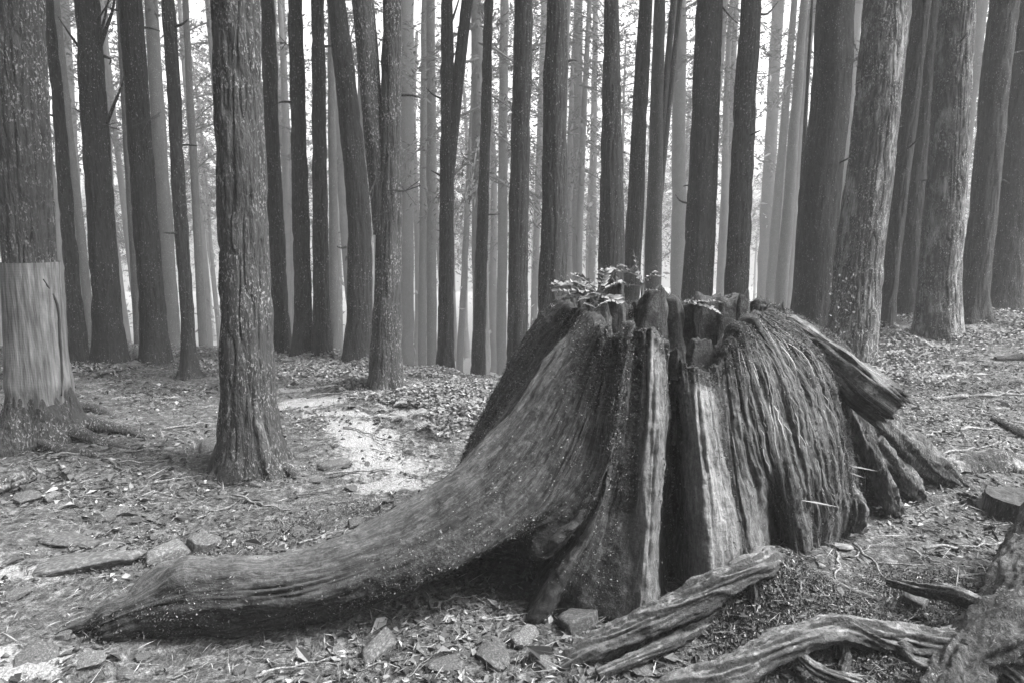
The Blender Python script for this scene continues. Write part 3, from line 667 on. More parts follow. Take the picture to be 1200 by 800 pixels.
    A = .62+.5*vn(U*4, S*1.5, 9.9)
    xx, yy, zz = V[..., 0], V[..., 1], V[..., 2]
    crk = np.clip(1-4.0*np.abs(vn(wu*13+3, S*1.9, 11.1)), 0, 1)*np.clip(.5+1.4*vn(U*5, S*3, 2.9), 0, 1)
    iso = .010*fbm(xx*13, yy*13, zz*9, 3)+.006*fbm(xx*42, yy*42, zz*30, 3)
    g1 = vn(wu*34, S*6.0, .3)
    tipn = ss(V[..., 0], -.7, -1.3)*.03*fbm(xx*7, yy*7, zz*7, 3)
    crk2 = np.clip(1-3.2*np.abs(vn(wu*31+7, S*1.5, 4.1)), 0, 1)*np.clip(.55+1.3*vn(U*7, S*4, 6.9), 0, 1)
    dsp = iso+tipn+.012*vn(wu*10, S*.9, 3.7)-.017*crk2-.020*crk*(.45+.55*gro)+(.010*g1*A*gro+0.009*vn(wu*60, S*4, 2.3)*(.4+.6*gro)+.003*vn(wu*130, S*16, 6.3))*(1-.35*mos)+.016*lump+.006*mos*fbm(U*40, S*40, 3.0, 2)
    fade = np.where(row < NI-10, .8, 1.0)[None]
    tot = V+N*(dsp*fade)[..., None]
    topm = np.exp(-((row-(NI+3))/9.0)**2)[None]*.5
    upm = np.clip(N[..., 2]-.25, 0, 1)*.9*ss(V[..., 2], .55, 1.0)*ss(V[..., 0], .1, .5)
    moss = np.clip(mos*(1.0+.9*fbm(U*3, S*2, 2.2, 3))+topm+upm, 0, 1)
    lich = at[:, 2][:, None]+0*S
    uvs = np.stack([U+0*S, S], -1).reshape(-1, 2)
    me = mesh_np('weathered_shell', tot.reshape(-1, 3), grid_faces(NC, NR, False), M_WOOD, True, uv=uvs,
                 att={'pale': np.clip(pl+.12*lump, 0, 1).ravel(), 'moss': moss.ravel(), 'lichen': lich.ravel()})
    # close the loop with the seam column
    a = np.arange(NR-1); seam = np.stack([(NC-1)*NR+a, 0*NR+a, 0*NR+a+1, (NC-1)*NR+a+1], -1)
    me2 = mesh_np('weathered_shell', tot.reshape(-1, 3), np.vstack([grid_faces(NC, NR, False), seam]), M_WOOD, True, uv=uvs,
                  att={'pale': np.clip(pl+.12*lump, 0, 1).ravel(), 'moss': moss.ravel(), 'lichen': lich.ravel()})
    bpy.data.meshes.remove(me)
    root = thing('tree_stump', (float(AXS[0]), float(AXS[1]), 0.0), 'huge hollow weathered tree stump with a long root sweeping across the floor', 'stump')
    off = np.array([AXS[0], AXS[1], 0.0])
    for v_ in (me2,):
        co = np.zeros(len(v_.vertices)*3, np.float32); v_.vertices.foreach_get('co', co); co = co.reshape(-1, 3)-off.astype(np.float32); v_.vertices.foreach_set('co', co.ravel())
    obj('weathered_shell', me2, root)
    # moss tufts: small leaves on mossy places
    Wt = ((np.clip(moss-.2, 0, 1)+.05)*(.12+np.clip(fbm(U*9, S*7, 1.2, 3)+.2, 0, 1)))*(1-.8*pl)
    Wt[:, :NI-6] = 0; Wt[:, -12:] = 0
    wp = Wt.ravel()/Wt.sum(); n = 80000; idx = R.choice(len(wp), n, p=wp)
    p = tot.reshape(-1, 3)[idx]-off; nn = N.reshape(-1, 3)[idx]
    c = p+nn*R.uniform(.001, .008, n)[:, None]+R.normal(size=(n, 3))*.004
    v, f = leaves_arr(c, nn*.5+R.normal(size=(n, 3))*.7+np.array([0, 0, .2]), rdir(n, .6), R.uniform(.004, .014, n), R.uniform(.003, .007, n))
    tag(obj('moss', mesh_np('moss', v, f, M_MOSS, False), root), kind='stuff')
    # hanging fibre strands along the grain
    wS = np.clip((at[:, 0] > .05)*1.0, 0, 1); parts = []
    cand = [j for j in range(NC) if KEYS and tot[j, NI+40, 0] > 1.02 and tot[j, NI+40, 1] < 3.35]
    allp = list(range(NC))
    for k in range(600):
        j = cand[R.randint(len(cand))]
        i0 = NI+R.randint(2, 130); ln = R.randint(6, 26); rows = np.linspace(i0, min(i0+ln, NR-14), 6).astype(int)
        if rows[-1]-rows[0] < 5: continue
        jj = np.clip(j+np.cumsum(R.randint(-1, 2, 6)), 0, NC-1)
        c = tot[jj, rows]-off+N[jj, rows]*(np.sin(np.linspace(.2, 2.9, 6))*R.uniform(.003, .012))[:, None]
        sd_ = (du[jj, rows]/(np.linalg.norm(du[jj, rows], axis=1)[:, None]+1e-9))*R.uniform(.0008, .0022)
        parts.append((np.vstack([c-sd_, c+sd_]), np.stack([np.arange(5), np.arange(1, 6), np.arange(7, 12), np.arange(6, 11)], -1)))
    v, f = merge(parts); tag(obj('wood_fibre', mesh_np('wood_fibre', v, f, M_NEEDLE, False), root), kind='stuff')
    return root, tot, N, NI, off
stump_root, ST, SN, SNI, SOFF = stump()
def splinter(pa, pb, wa, wb, th, name='splinter', mat=None, ang=0.0):
    """upright shard of wood on the rim"""
    A, B = P(*pa), P(*pb); n = 26; t = np.linspace(0, 1, n)
    c = A[None]+(B-A)[None]*t[:, None]; na = 22; a = np.linspace(0, 2*np.pi, na, endpoint=False)[None]
    w = np.interp(t, [0, .75, .95, 1], [wa*1.5, (wa+wb)/2*1.6, wb*1.6, wb*1.3])[:, None]; th = th*.6; s = R.rand()*30
    ca, sa = np.sign(np.cos(a))*np.abs(np.cos(a))**.6, np.sign(np.sin(a))*np.abs(np.sin(a))**.6
    g = 1+.30*vn(np.cos(a)*6+s, np.sin(a)*6, t[:, None]*2.5)+.15*vn(np.cos(a)*15+s, np.sin(a)*15, t[:, None]*4)
    x = ca*w*g; y = sa*th*g
    top = (.055*vn(x*38+s, y*20, .5)+.03*vn(x*90+s, y*60, .5))*np.clip((t[:, None]-.6)/.4, 0, 1)
    v = np.stack([c[:, None, 0]+x*math.cos(ang)-y*math.sin(ang), c[:, None, 1]+x*math.sin(ang)+y*math.cos(ang), c[:, None, 2]+top+0*x], -1).reshape(-1, 3)
    v = np.vstack([v, c[:1], c[-1:]]); k = n*na; j = np.arange(na); j2 = (j+1) % na
    uv = np.vstack([np.stack([np.broadcast_to(a*.03, (n, na)), np.broadcast_to(t[:, None]*.4, (n, na))], -1).reshape(-1, 2), [[0, 0], [0, .4]]])
    me = mesh_np(name, v-SOFF, [grid_faces(n, na, True), np.stack([np.full(na, k), j2, j], -1), np.stack([np.full(na, k+1), (n-1)*na+j, (n-1)*na+j2], -1)], mat or M_WOOD2, True, uv=uv)
    return obj(name, me, stump_root)
M_SPL = mat_wood('splinter_wood', .035, .12, False)
for a in [((718, 405, 3.12), (722, 331, 3.15), .035, .018, .03), ((762, 430, 3.48), (766, 341, 3.52), .055, .04, .035), ((785, 440, 3.5), (786, 347, 3.55), .05, .03, .03),
          ((808, 440, 3.52), (806, 356, 3.56), .045, .03, .03), ((832, 440, 3.5), (830, 349, 3.55), .06, .05, .03), ((858, 430, 3.45), (853, 351, 3.5), .05, .03, .03),
          ((872, 400, 3.3), (871, 346, 3.35), .022, .017, .02), ((789, 445, 2.76), (790, 419, 2.76), .014, .011, .012), ((700, 420, 3.0), (700, 352, 3.05), .05, .03, .04),
          ((912, 400, 3.3), (914, 362, 3.35), .03, .012, .03), ((820, 450, 2.92), (822, 402, 2.95), .05, .03, .03), ((850, 430, 2.95), (852, 396, 3.0), .04, .03, .03)]:
    splinter(*a, mat=M_SPL, ang=R.normal()*.3)

for pp, rr in [([(985,470,3.28),(1012,520,3.26),(1036,570,3.28),(1054,606,3.3)], [.03,.04,.045,.03]), ([(1000,480,3.6),(1040,508,3.58),(1080,538,3.55),(1125,566,3.55)], [.07,.09,.075,.03]),
               ([(1020,520,3.5),(1050,548,3.48),(1070,575,3.45),(1085,595,3.45)], [.06,.06,.05,.03]), ([(985,560,3.15),(1000,590,3.12),(1002,622,3.1)], [.05,.045,.03])]:
    c = crspline(np.hstack([np.stack([P(*q) for q in pp]), np.array(rr)[:, None]]), 60)
    v, f = tube_arr(c[:, :3]-SOFF, c[:, 3]*(1+.2*vn(np.linspace(0, 5, 60)+R.rand()*9, 0*c[:, 3], 1.1)), 40, .018, 30, .12, R.rand()*20); obj('root', mesh_np('root', v, f, M_STR), stump_root)
# broken plank leaning against the stump's right side
def slab(name, pts, w, th, seed, mat):
    c = crspline(np.stack([P(*q) for q in pts]), 70); T, A, B = frames(c); na = 40; a = np.linspace(0, 2*np.pi, na, endpoint=False)[None]; t = np.linspace(0, 1, 70)[:, None]
    ca, sa = np.sign(np.cos(a))*np.abs(np.cos(a))**.45, np.sign(np.sin(a))*np.abs(np.sin(a))**.45
    env = np.interp(t, [0, .12, .9, 1], [.25, .8, 1, .97])*(1+.12*fbm(np.cos(a)*2+seed, np.sin(a)*2, t*7, 3)+.10*np.clip(1-4*np.abs(vn(np.cos(a)*4+seed, np.sin(a)*4, t*2)), 0, 1)*-1.5); g = 1+.14*vn(np.cos(a)*5+seed, np.sin(a)*5, t*2.0)+.07*vn(np.cos(a)*14+seed, np.sin(a)*14, t*3)
    v = c[:, None]+A[:, None]*(ca*w*env*g)[..., None]+B[:, None]*(sa*th*env*g)[..., None]
    v = v+T[:, None]*((.03*vn(np.cos(a)*3+seed*2, np.sin(a)*3, 0)+.03*np.sign(vn(np.cos(a)*9+seed*2, np.sin(a)*9, 0)))*(t > .97))[..., None]
    n = 70; uv = np.stack([np.broadcast_to(a*.05, (n, na)), np.broadcast_to(t*.7, (n, na))], -1).reshape(-1, 2)
    v = v.reshape(-1, 3); k = n*na; j = np.arange(na); j2 = (j+1) % na; v = np.vstack([v, c[:1], c[-1:]]); uv = np.vstack([uv, [[0, 0], [0, .7]]])
    return v, [grid_faces(n, na, True), np.stack([np.full(na, k), j2, j], -1), np.stack([np.full(na, k+1), (n-1)*na+j, (n-1)*na+j2], -1)], uv
b0 = P(985, 440, 3.25)
pl_root = thing('broken_plank', b0, 'long broken slab of dead wood leaning down against the stump side', 'dead wood')
v, f, uv = slab('slab', [(905, 372, 3.30), (950, 402, 3.22), (1000, 438, 3.14), (1040, 468, 3.06)], .11, .075, 3.0, M_WOOD2); obj('slab', mesh_np('slab', v-b0, f, M_WOOD2, True, uv=uv), pl_root)
v, f, uv = slab('splinter', [(908, 366, 3.36), (960, 398, 3.33), (1010, 432, 3.30), (1054, 462, 3.26)], .05, .022, 8.0, M_WOOD2); obj('splinter', mesh_np('splinter', v-b0, f, M_WOOD2, True, uv=uv), pl_root)
v, f, uv = slab('splinter', [(930, 400, 3.22), (970, 432, 3.16), (1005, 468, 3.1), (1030, 488, 3.08)], .08, .05, 5.0, M_SPL); obj('splinter', mesh_np('splinter', v-b0, f, M_SPL, True, uv=uv), pl_root)

# ------------------------------------------------------------------ exposed roots and logs in the foreground
def root_thing(name, label, cat, pix, rad, mat, na=26, amp=.008, parts=(), grp=None):
    pts = np.stack([P(*q) for q in pix]); b = pts[len(pts)//2].copy(); b[2] = zg(b[0], b[1])
    t = thing(name, b, label, cat, grp); q = np.hstack([pts, np.array(rad)[:, None]]); c = crspline(q, 40*len(pts)); sd = R.rand()*20; tt = np.linspace(0, 1, len(c))*len(pts)
    c[:, 3] *= .92+.14*vn(tt*1.1+sd, sd, 1.0)+.05*vn(tt*4+sd, sd, 4.0)
    for q_ in range(3): c[:, q_] += c[:, 3]*.35*vn(tt*.9+sd+q_*7, q_, 2.0)
    v, f = tube_arr(c[:, :3]-b, c[:, 3], na, amp, 34, .15, sd); obj('bark', mesh_np('bark', v, f, mat), t)
    for pp, rr in parts:
        q = np.hstack([np.stack([P(*z) for z in pp]), np.array(rr)[:, None]]); c = crspline(q, 20*len(pp))
        v, f = tube_arr(c[:, :3]-b, c[:, 3], 36, amp*.6, 40, .15, R.rand()*20); obj('side_root', mesh_np('side_root', v, f, mat), t)
    return t
root_thing('exposed_root', 'bare root with a pale ridge rising in front of the stump pillars', 'root',
    [(600,825,2.12),(650,795,2.14),(690,763,2.16),(740,735,2.17),(800,705,2.18),(845,682,2.2),(880,664,2.25),(915,660,2.4),(945,690,2.5)], [.045,.05,.05,.052,.05,.048,.045,.04,.03], M_ROOT, 72, .013,
    parts=[([(600,800,2.2),(660,788,2.2),(710,758,2.22),(745,742,2.22)], [.025,.028,.03,.03]), ([(878,668,2.25),(882,700,2.22),(872,735,2.2),(880,775,2.15)], [.014,.012,.011,.01]), ([(810,712,2.2),(830,740,2.2),(838,770,2.15)], [.018,.016,.014]), ([(905,665,2.35),(940,672,2.42),(985,690,2.46),(1035,706,2.46)], [.025,.022,.02,.012]), ([(860,690,2.3),(840,720,2.22),(800,745,2.15),(745,770,2.08),(700,790,2.04)], [.03,.028,.025,.02,.015]), ([(905,680,2.3),(925,720,2.2),(920,755,2.12),(900,790,2.02)], [.016,.014,.014,.01]), ([(950,690,2.4),(1000,715,2.36),(1060,720,2.36),(1120,712,2.4)], [.02,.022,.02,.015])])
root_thing('exposed_root', 'long knotty root arching over a dark gap in the floor', 'root',
    [(740,850,1.92),(800,815,1.95),(860,785,1.98),(915,752,2.02),(975,740,2.06),(1040,750,2.08),(1100,748,2.1),(1160,735,2.14),(1240,700,2.25)], [.05,.05,.05,.048,.05,.05,.05,.055,.06], M_ROOT, 72, .013,
    parts=[([(1050,752,2.08),(1070,778,2.03),(1110,795,1.98),(1150,815,1.95)], [.035,.03,.03,.025]), ([(985,745,2.06),(990,770,2.03),(985,800,1.98)], [.02,.015,.012]), ([(930,760,2.02),(960,785,1.96),(1010,800,1.92)], [.02,.018,.014]), ([(1180,728,2.12),(1130,700,2.2),(1080,690,2.32),(1040,680,2.42)], [.03,.024,.02,.012]), ([(1120,745,2.1),(1160,770,2.0),(1200,800,1.95)], [.03,.028,.03]), ([(1090,748,2.1),(1070,765,2.1),(1050,790,2.05)], [.025,.02,.02])])
root_thing('buttress_root', 'thick mossy buttress root sloping to the floor near the arching root', 'root',
    [(1300,640,2.3),(1240,690,2.2),(1190,730,2.1),(1145,775,2.0),(1100,830,1.9)], [.16,.14,.12,.10,.07], M_STR, 90, .022,
    parts=[([(1260,580,2.6),(1205,640,2.55),(1175,680,2.5),(1130,700,2.48),(1085,712,2.48)], [.11,.07,.05,.035,.02]), ([(1205,640,2.5),(1170,690,2.4),(1150,720,2.3)], [.06,.05,.04])])
root_thing('mossy_root', 'moss-covered root running along the floor behind the broken plank', 'root',
    [(1000,470,3.9),(1030,497,3.85),(1065,520,3.8),(1095,540,3.75),(1120,565,3.7)], [.10,.09,.08,.06,.03], M_BARK3, 30, .01)
root_thing('mossy_root', 'low mossy hump of root merging into the floor beside the cut stump', 'root',
    [(1090,555,3.7),(1130,545,3.75),(1180,552,3.75),(1230,575,3.75)], [.05,.09,.10,.08], M_BARK3, 30, .01)
root_thing('fallen_log', 'grey broken log end poking out at the path edge', 'log',
    [(-120,620,3.5),(-60,597,3.55),(-10,573,3.6),(30,556,3.65)], [.07,.07,.065,.04], M_WOOD2 if False else M_BARK3, 24, .012)
root_thing('fallen_branch', 'dead branch lying on the clearing floor past the mossy root', 'branch', [(1160,490,4.65),(1190,503,4.55),(1240,520,4.4)], [.02,.035,.04], M_BARK2, 12, .006)
root_thing('fallen_branch', 'thin dark branch on the floor below the wide dark trunk', 'branch', [(1165,420,6.0),(1190,418,6.1),(1240,416,6.2)], [.02,.03,.03], M_BARK2, 12, .006)
root_thing('thick_stick', 'short thick peeled stick lying on the leaf litter between the big stump and cut stump', 'stick', [(1068,602,3.42),(1078,620,3.25),(1090,640,3.12)], [.02,.024,.026], M_ROOT, 14, .003)
root_thing('fallen_branch', 'short grey branch propped among the bare roots', 'branch', [(985,690,2.5),(1010,705,2.45),(1040,715,2.42)], [.022,.02,.012], M_ROOT, 14, .005)

def cut_stump(px, py, rad, h):
    b = G(px, py); b[2] -= .02; t = thing('cut_stump', b, 'small sawn stump with a pale flat top beside the mossy root', 'stump')
    n = 30; na = 60; hs = np.linspace(0, h, n)[:, None]; a = np.linspace(0, 2*np.pi, na, endpoint=False)[None]
    r = rad*(1+.06*vn(np.cos(a)*2, np.sin(a)*2, hs*3)+.06*vn(np.cos(a)*9, np.sin(a)*9, hs*2)+.15*np.exp(-hs/.05))
    v = np.stack([np.cos(a)*r, np.sin(a)*r, hs+0*r], -1).reshape(-1, 3); obj('bark', mesh_np('bark', v, grid_faces(n, na, True), M_BARK3), t)
    rr = np.linspace(0, 1, 14)[:, None]; v = np.stack([np.cos(a)*r[-1:]*rr, np.sin(a)*r[-1:]*rr, h-.002+.006*vn(np.cos(a)*rr*9, np.sin(a)*rr*9, 0)], -1).reshape(-1, 3)
    obj('cut_face', mesh_np('cut_face', v, grid_faces(14, na, True), M_WOOD2), t)
cut_stump(1192, 606, .15, .14)

# ------------------------------------------------------------------ stones
def zone(x, y):
    if y < 2.62 and x < .35: return 'in front of the sweeping stump root'
    if y < 2.62: return 'among the bare roots before the stump'
    if x < -.2 and y < 4.0: return 'on the floor behind the sweeping stump root'
    if x < -2.9: return 'near the bark-stripped cedar'
    if x < .5: return 'around the lone flaky cedar and path'
    return 'on the floor beside the cut stump' if y < 3.8 else 'on the clearing floor beyond the broken plank'
def stone_mesh(seed, flat):
    import bmesh
    bm = bmesh.new(); bmesh.ops.create_icosphere(bm, subdivisions=4, radius=1.0)
    co = np.array([v.co[:] for v in bm.verts]); r = 1+.30*fbm(co[:, 0]*1.1+seed, co[:, 1]*1.1, co[:, 2]*1.1, 2)+.10*fbm(co[:, 0]*4+seed, co[:, 1]*4, co[:, 2]*4, 3)
    rs = np.random.RandomState(int(seed*100)); co = co*r[:, None]
    for _ in range(9):
        nv = rs.normal(size=3); nv /= np.linalg.norm(nv); e = np.maximum(0, co@nv-rs.uniform(.5, .85)); co = co-e[:, None]*nv[None]*.93
    co = co+.025*fbm(co[:, 0]*9, co[:, 1]*9, co[:, 2]*9, 2)[:, None]*co; co[:, 2] = np.clip(co[:, 2], -.8, .72+.06*fbm(co[:, 0]*3, co[:, 1]*3, seed, 2))*flat
    for v, c in zip(bm.verts, co): v.co = c
    me = bpy.data.meshes.new('stone'); bm.to_mesh(me); bm.free(); me.polygons.foreach_set('use_smooth', [True]*len(me.polygons)); return me
SM = [stone_mesh(3.7*k+.3, (.55, .35, .7, .45, .28)[k % 5]) for k in range(8)]
for m in SM: m.materials.append(M_STONE)
PM = stone_mesh(4.4, .6); PM.materials.append(M_PALE)
def stone(px, py, wpx, k, label, group=None, me=None, asp=.75, sink=.25, rz=None):
    b = G(px, py); s = wpx/2*(b[1]/ray(px, py)[1])/F
    o = obj('stone', me or SM[k % 8]); o.scale = (s, s*asp, s*.8); o.rotation_euler = (R.normal()*.12, R.normal()*.12, R.rand()*6 if rz is None else rz)
    o.location = (b[0], b[1]+s*asp*.4, zg(b[0], b[1])+s*.25*(1-sink*2)); label = label or 'small half-buried stone '+zone(b[0], b[1]); group = group and 'small stones '+zone(b[0], b[1]); return tag(o, label, 'stone', group)
stone(990, 645, 24, 2, 'smooth pale oval stone lying beside the small arch in the stump foot', me=PM, asp=.8, sink=.1)
stone(243, 528, 36, 0, 'smooth rounded boulder at the foot of the lone flaky cedar', asp=.8, sink=.0)
stone(90, 668, 130, 4, 'long flat pale slab of rock set in the floor beside the root tip', asp=.45, rz=.2, sink=.45)
stone(80, 640, 85, 4, 'flat slab stone just behind the long pale slab', asp=.5, rz=-.1, sink=.45)
stone(390, 548, 40, 3, 'half-buried rock on the pale path patch', asp=.7)
stone(615, 752, 42, 3, 'angular dark block of stone against the stump feet', asp=.8, sink=.1)
stone(682, 740, 66, 2, 'broad dark rock under the stump front legs', asp=.7, sink=.3)
stone(575, 775, 80, 4, 'flat grey rock set in the soil in front of the stump', asp=.6, sink=.4)
stone(445, 765, 70, 0, 'grey rock with a pale patch below the sweeping root', asp=.6, sink=.3)
stone(195, 655, 60, 0, 'low moss-topped rock behind the tip of the sweeping root', asp=.8, sink=.2)
stone(235, 648, 50, 2, 'rounded rock behind the sweeping root', asp=.8, sink=.2)
stone(75, 750, 22, 2, 'small upright stone at the very tip of the sweeping root', asp=.8, sink=0)
LS, GS = 'small half-buried stone on the forest floor', 'small stones on the forest floor'
for px, py, w in [(25,590,44),(60,585,34),(130,608,40),(160,603,20),(175,610,22),(215,612,26),(185,630,34),(365,745,18),(395,770,30),(330,740,16),(455,590,16),(410,575,30),(415,618,34),(370,565,22),(125,440,40),(20,700,40),(40,735,34),
                  (35,775,60),(100,785,50),(145,795,30),(165,775,22),(190,745,16),(255,752,14),(275,735,16),(300,755,20),(340,775,18),(520,790,50),(640,780,50),(490,770,16),(505,745,14),(555,745,18),(660,715,20),(985,700,30),(1035,690,26),
                  (1080,712,44),(955,650,14),(1000,600,12),(1040,625,12),(1110,650,20),(1140,610,14),(1150,560,18),(1100,500,16),(1060,470,18),(1130,450,20),(345,600,20),(300,620,22),(270,600,14),(320,580,14),(350,625,26),(200,570,18),(150,560,14),(110,575,18),(60,560,16),
                  (480,530,14),(350,490,16),(330,520,14),(430,545,20),(790,690,26),(1165,650,22),(1010,660,12),(940,725,22),(1000,790,34),(1060,800,30),(870,650,40),(760,790,40),(700,795,34),(225,780,26),(280,790,20)]:
    stone(px, py, w*R.uniform(.75, 1.0), R.randint(8), None, GS, asp=R.uniform(.6, .95), sink=R.uniform(.1, .4))

# ------------------------------------------------------------------ sticks
def stick_mesh(seed):
    r = np.random.RandomState(seed); n = 9; x = np.linspace(-.5, .5, n); c = np.stack([x, .05*np.cumsum(r.normal(size=n))*.6, np.abs(.02*r.normal(size=n))], -1); c = crspline(c, 18)
    parts = [tube_arr(c, np.linspace(.016, .007, 18)*r.uniform(.7, 1.2), 7, .002, 60)]
    if seed % 2:
        k = r.randint(6, 12); d = np.array([.16, .14*(-1)**seed, .03]); parts.append(tube_arr(np.stack([c[k], c[k]+d*.5, c[k]+d*1.1+np.array([0, .02, 0])]), np.array([.008, .006, .003]), 5))
    v, f = merge(parts); return mesh_np('stick', v, f, M_STICK)
STM = [stick_mesh(k) for k in range(7)]
LSt, GSt = 'thin dead stick lying on the forest floor', 'dead sticks strewn on the forest floor'
def stick(px, py, px2, py2, th=1.0, label=LSt, group=GSt):
    a, b = G(px, py), G(px2, py2); L = np.linalg.norm(b-a); m = (a+b)/2
    o = obj('stick', STM[R.randint(7)]); o.scale = (L, L, max(L, .2)*th)
    d = (b-a)/L; o.rotation_euler = (R.rand()*.3, -math.asin(d[2]), math.atan2(d[1], d[0]))
    m[2] = max(m[2], zg(m[0], m[1]))+.008; o.location = m; return tag(o, 'thin dead stick lying '+zone(m[0], m[1]), 'stick', 'dead sticks '+zone(m[0], m[1]))
for s in [(180,570,232,558),(85,585,130,598),(135,545,210,540),(240,560,300,566),(60,540,170,528),(300,800,410,765),(290,785,310,800),(160,780,190,770),(150,790,180,775),(310,770,360,760),(200,800,270,778),(285,775,345,782),(380,560,460,548),
          (340,590,400,575),(360,470,450,455),(880,700,890,760),(905,640,960,650),(920,625,935,645),(930,650,985,668),(1000,655,1040,640),(1020,662,1100,660),(1060,645,1120,668),(1075,605,1130,600),(1085,650,1170,640),(1010,700,1050,690),
          (1000,640,1060,690),(1040,590,1060,580),(1130,510,1200,505),(1060,450,1120,440),(1090,470,1190,455),(1130,480,1200,500),(1150,640,1190,660),(1120,680,1200,665),(940,600,1000,560),(560,720,575,690),(545,735,590,745),(600,735,640,745),(430,700,470,735),
          (490,715,560,705),(20,620,80,610),(75,570,100,590),(130,470,180,462),(190,505,260,500),(100,455,150,445),(270,585,340,600),(210,590,260,575),(230,610,275,590),(120,540,165,555),(400,505,470,520),(500,560,530,545),(350,640,420,615),
          (1100,520,1180,530),(1110,540,1165,520),(1060,520,1100,505),(980,650,990,690),(950,690,985,720),(1020,770,1090,790),(1095,770,1130,790),(930,780,980,765),(610,790,650,770),(420,790,470,780),(480,800,520,775)]:
    stick(*s)
for k in range(90):
    px, py = (R.uniform(20, 560), R.uniform(470, 640)) if k < 56 else (R.uniform(1000, 1190), R.uniform(450, 690))
    a = R.uniform(-.5, .5)+(R.rand() < .3)*1.2; l = R.uniform(18, 45); stick(px, py, px+l*math.cos(a), py+l*.5*math.sin(a), .8)

# ------------------------------------------------------------------ litter, cover plants, ferns
def in_view(x, y, z=0.0, m=40):
    d = CP*y-SP*(z-CAMZ); px = 600+F*x/d; py = 400-F*(SP*y+CP*(z-CAMZ))/d
    return (d > .5) & (px > -m) & (px < 1200+m) & (py < 800+m)
def scatter_xy(n, x0, x1, y0, y1, pw=1.0):
    x = R.uniform(x0, x1, n*4); y = y0+(y1-y0)*R.rand(n*4)**pw; z = zg(x, y); k = in_view(x, y, z); return x[k][:n], y[k][:n], z[k][:n]
def pmask(x, y):
    p = np.zeros_like(x)
    for cx_, cy_, rx, ry, an in PATHS:
        dx, dy = x-cx_, y-cy_; u_ = (dx*math.cos(an)+dy*math.sin(an))/rx; w_ = (-dx*math.sin(an)+dy*math.cos(an))/ry
        p = np.maximum(p, np.exp(-(u_*u_+w_*w_)*.8))
    return p
def litter():
    x, y, z = scatter_xy(85000, -6, 7, 1.7, 9.5, 1.35); dn = fbm(x*1.6, y*1.6, 4.0, 3); k = (R.rand(len(x)) < np.clip(.45+1.7*dn-.5*ss(x, 1.0, 1.6)*ss(-y, -2.9, -2.4), .04, 1)) & (R.rand(len(x)) > pmask(x, y)*.8); x, y, z = x[k], y[k], z[k]; n = len(x)
    s = np.exp(R.normal(size=n)*.5-.25); c = np.stack([x, y, z+R.uniform(.004, .018, n)], -1)
    v, f = leaves_arr(c, rdir(n)*np.array([1, 1, .25]), rdir(n, 2.2), .034*s*R.uniform(.6, 1.4, n), .018*s*R.uniform(.6, 1.3, n), R.uniform(-.1, .5, (n, 1)))
    tag(obj('leaf_litter', mesh_np('leaf_litter', v, f, M_LITTER, False)), 'scattered dead leaves covering the forest floor', 'leaf litter', kind='stuff')
    x, y, z = scatter_xy(42000, -5.5, 6.5, 1.7, 8.5, 1.35); k = R.rand(len(x)) > pmask(x, y)*.9; x, y, z = x[k], y[k], z[k]; n = len(x); c = np.stack([x, y, z+R.uniform(.008, .03, n)], -1)
    v, f = leaves_arr(c, rdir(n)*np.array([1, 1, .18]), rdir(n, 2.0), np.exp(R.normal(size=n)*.6-2.9), R.uniform(.0015, .005, n), .6)
    tag(obj('needle_litter', mesh_np('needle_litter', v, f, M_NEEDLE, False)), 'fallen needles and tiny twigs strewn over the soil', 'needle litter', kind='stuff')
    x, y, z = scatter_xy(2600, -5, 5.5, 1.7, 7, 1.3); n = len(x); parts = []
    b = np.array([[1, 0, 0], [-.5, .8, 0], [-.5, -.8, 0], [0, 0, .7], [0, 0, -.7]])
    fb = np.array([[0, 1, 3], [1, 2, 3], [2, 0, 3], [1, 0, 4], [2, 1, 4], [0, 2, 4]])
    s = R.uniform(.006, .02, n); v = (b[None]*R.uniform(.7, 1.3, (n, 5, 1))*s[:, None, None]+np.stack([x, y, z+.006], -1)[:, None]).reshape(-1, 3)
    f = (fb[None]+np.arange(n)[:, None, None]*5).reshape(-1, 3)
    tag(obj('gravel', mesh_np('gravel', v, f, M_LITTER, True)), 'loose grit and pebbles on the soil', 'gravel', kind='stuff')
litter()
def cover(name, label, poly, n, lo, hi, hmax, mat=M_COVER):
    """low leafy plants inside a ground polygon given in metres"""
    p = np.array(poly); x = R.uniform(p[:, 0].min(), p[:, 0].max(), n*3); y = R.uniform(p[:, 1].min(), p[:, 1].max(), n*3); ins = np.zeros(len(x), bool)
    for k in range(len(p)):
        a, b = p[k], p[k-1]; c = (a[1] > y) != (b[1] > y); ins ^= c & (x < (b[0]-a[0])*(y-a[1])/(b[1]-a[1]+1e-12)+a[0])
    d = fbm(x*1.3, y*1.3, 6.0, 3); k = ins & (R.rand(len(x)) < np.clip(.6+1.3*d, .02, 1)); x, y = x[k][:n], y[k][:n]; n = len(x)
    h = hmax*np.clip(.5+.9*fbm(x*2.5, y*2.5, 1.0, 2), .1, 1)*R.rand(n)**.6
    c = np.stack([x, y, zg(x, y)+.01+h], -1)
    v, f = leaves_arr(c, rdir(n)*np.array([1, 1, .35]), rdir(n, 2.0), R.uniform(lo, hi, n), R.uniform(lo, hi, n)*.6, .15)
    tag(obj(name, mesh_np(name, v, f, mat, False)), label, 'ground cover', kind='stuff')
cover('ground_cover', 'dense pale leafy ground cover on the bank behind the stump root', [(-2.6,7.6),(.9,7.4),(.8,5.4),(.1,4.5),(-.55,4.55),(-.7,5.2),(-1.5,5.5),(-1.7,6.2),(-2.7,6.3)], 30000, .022, .055, .14)
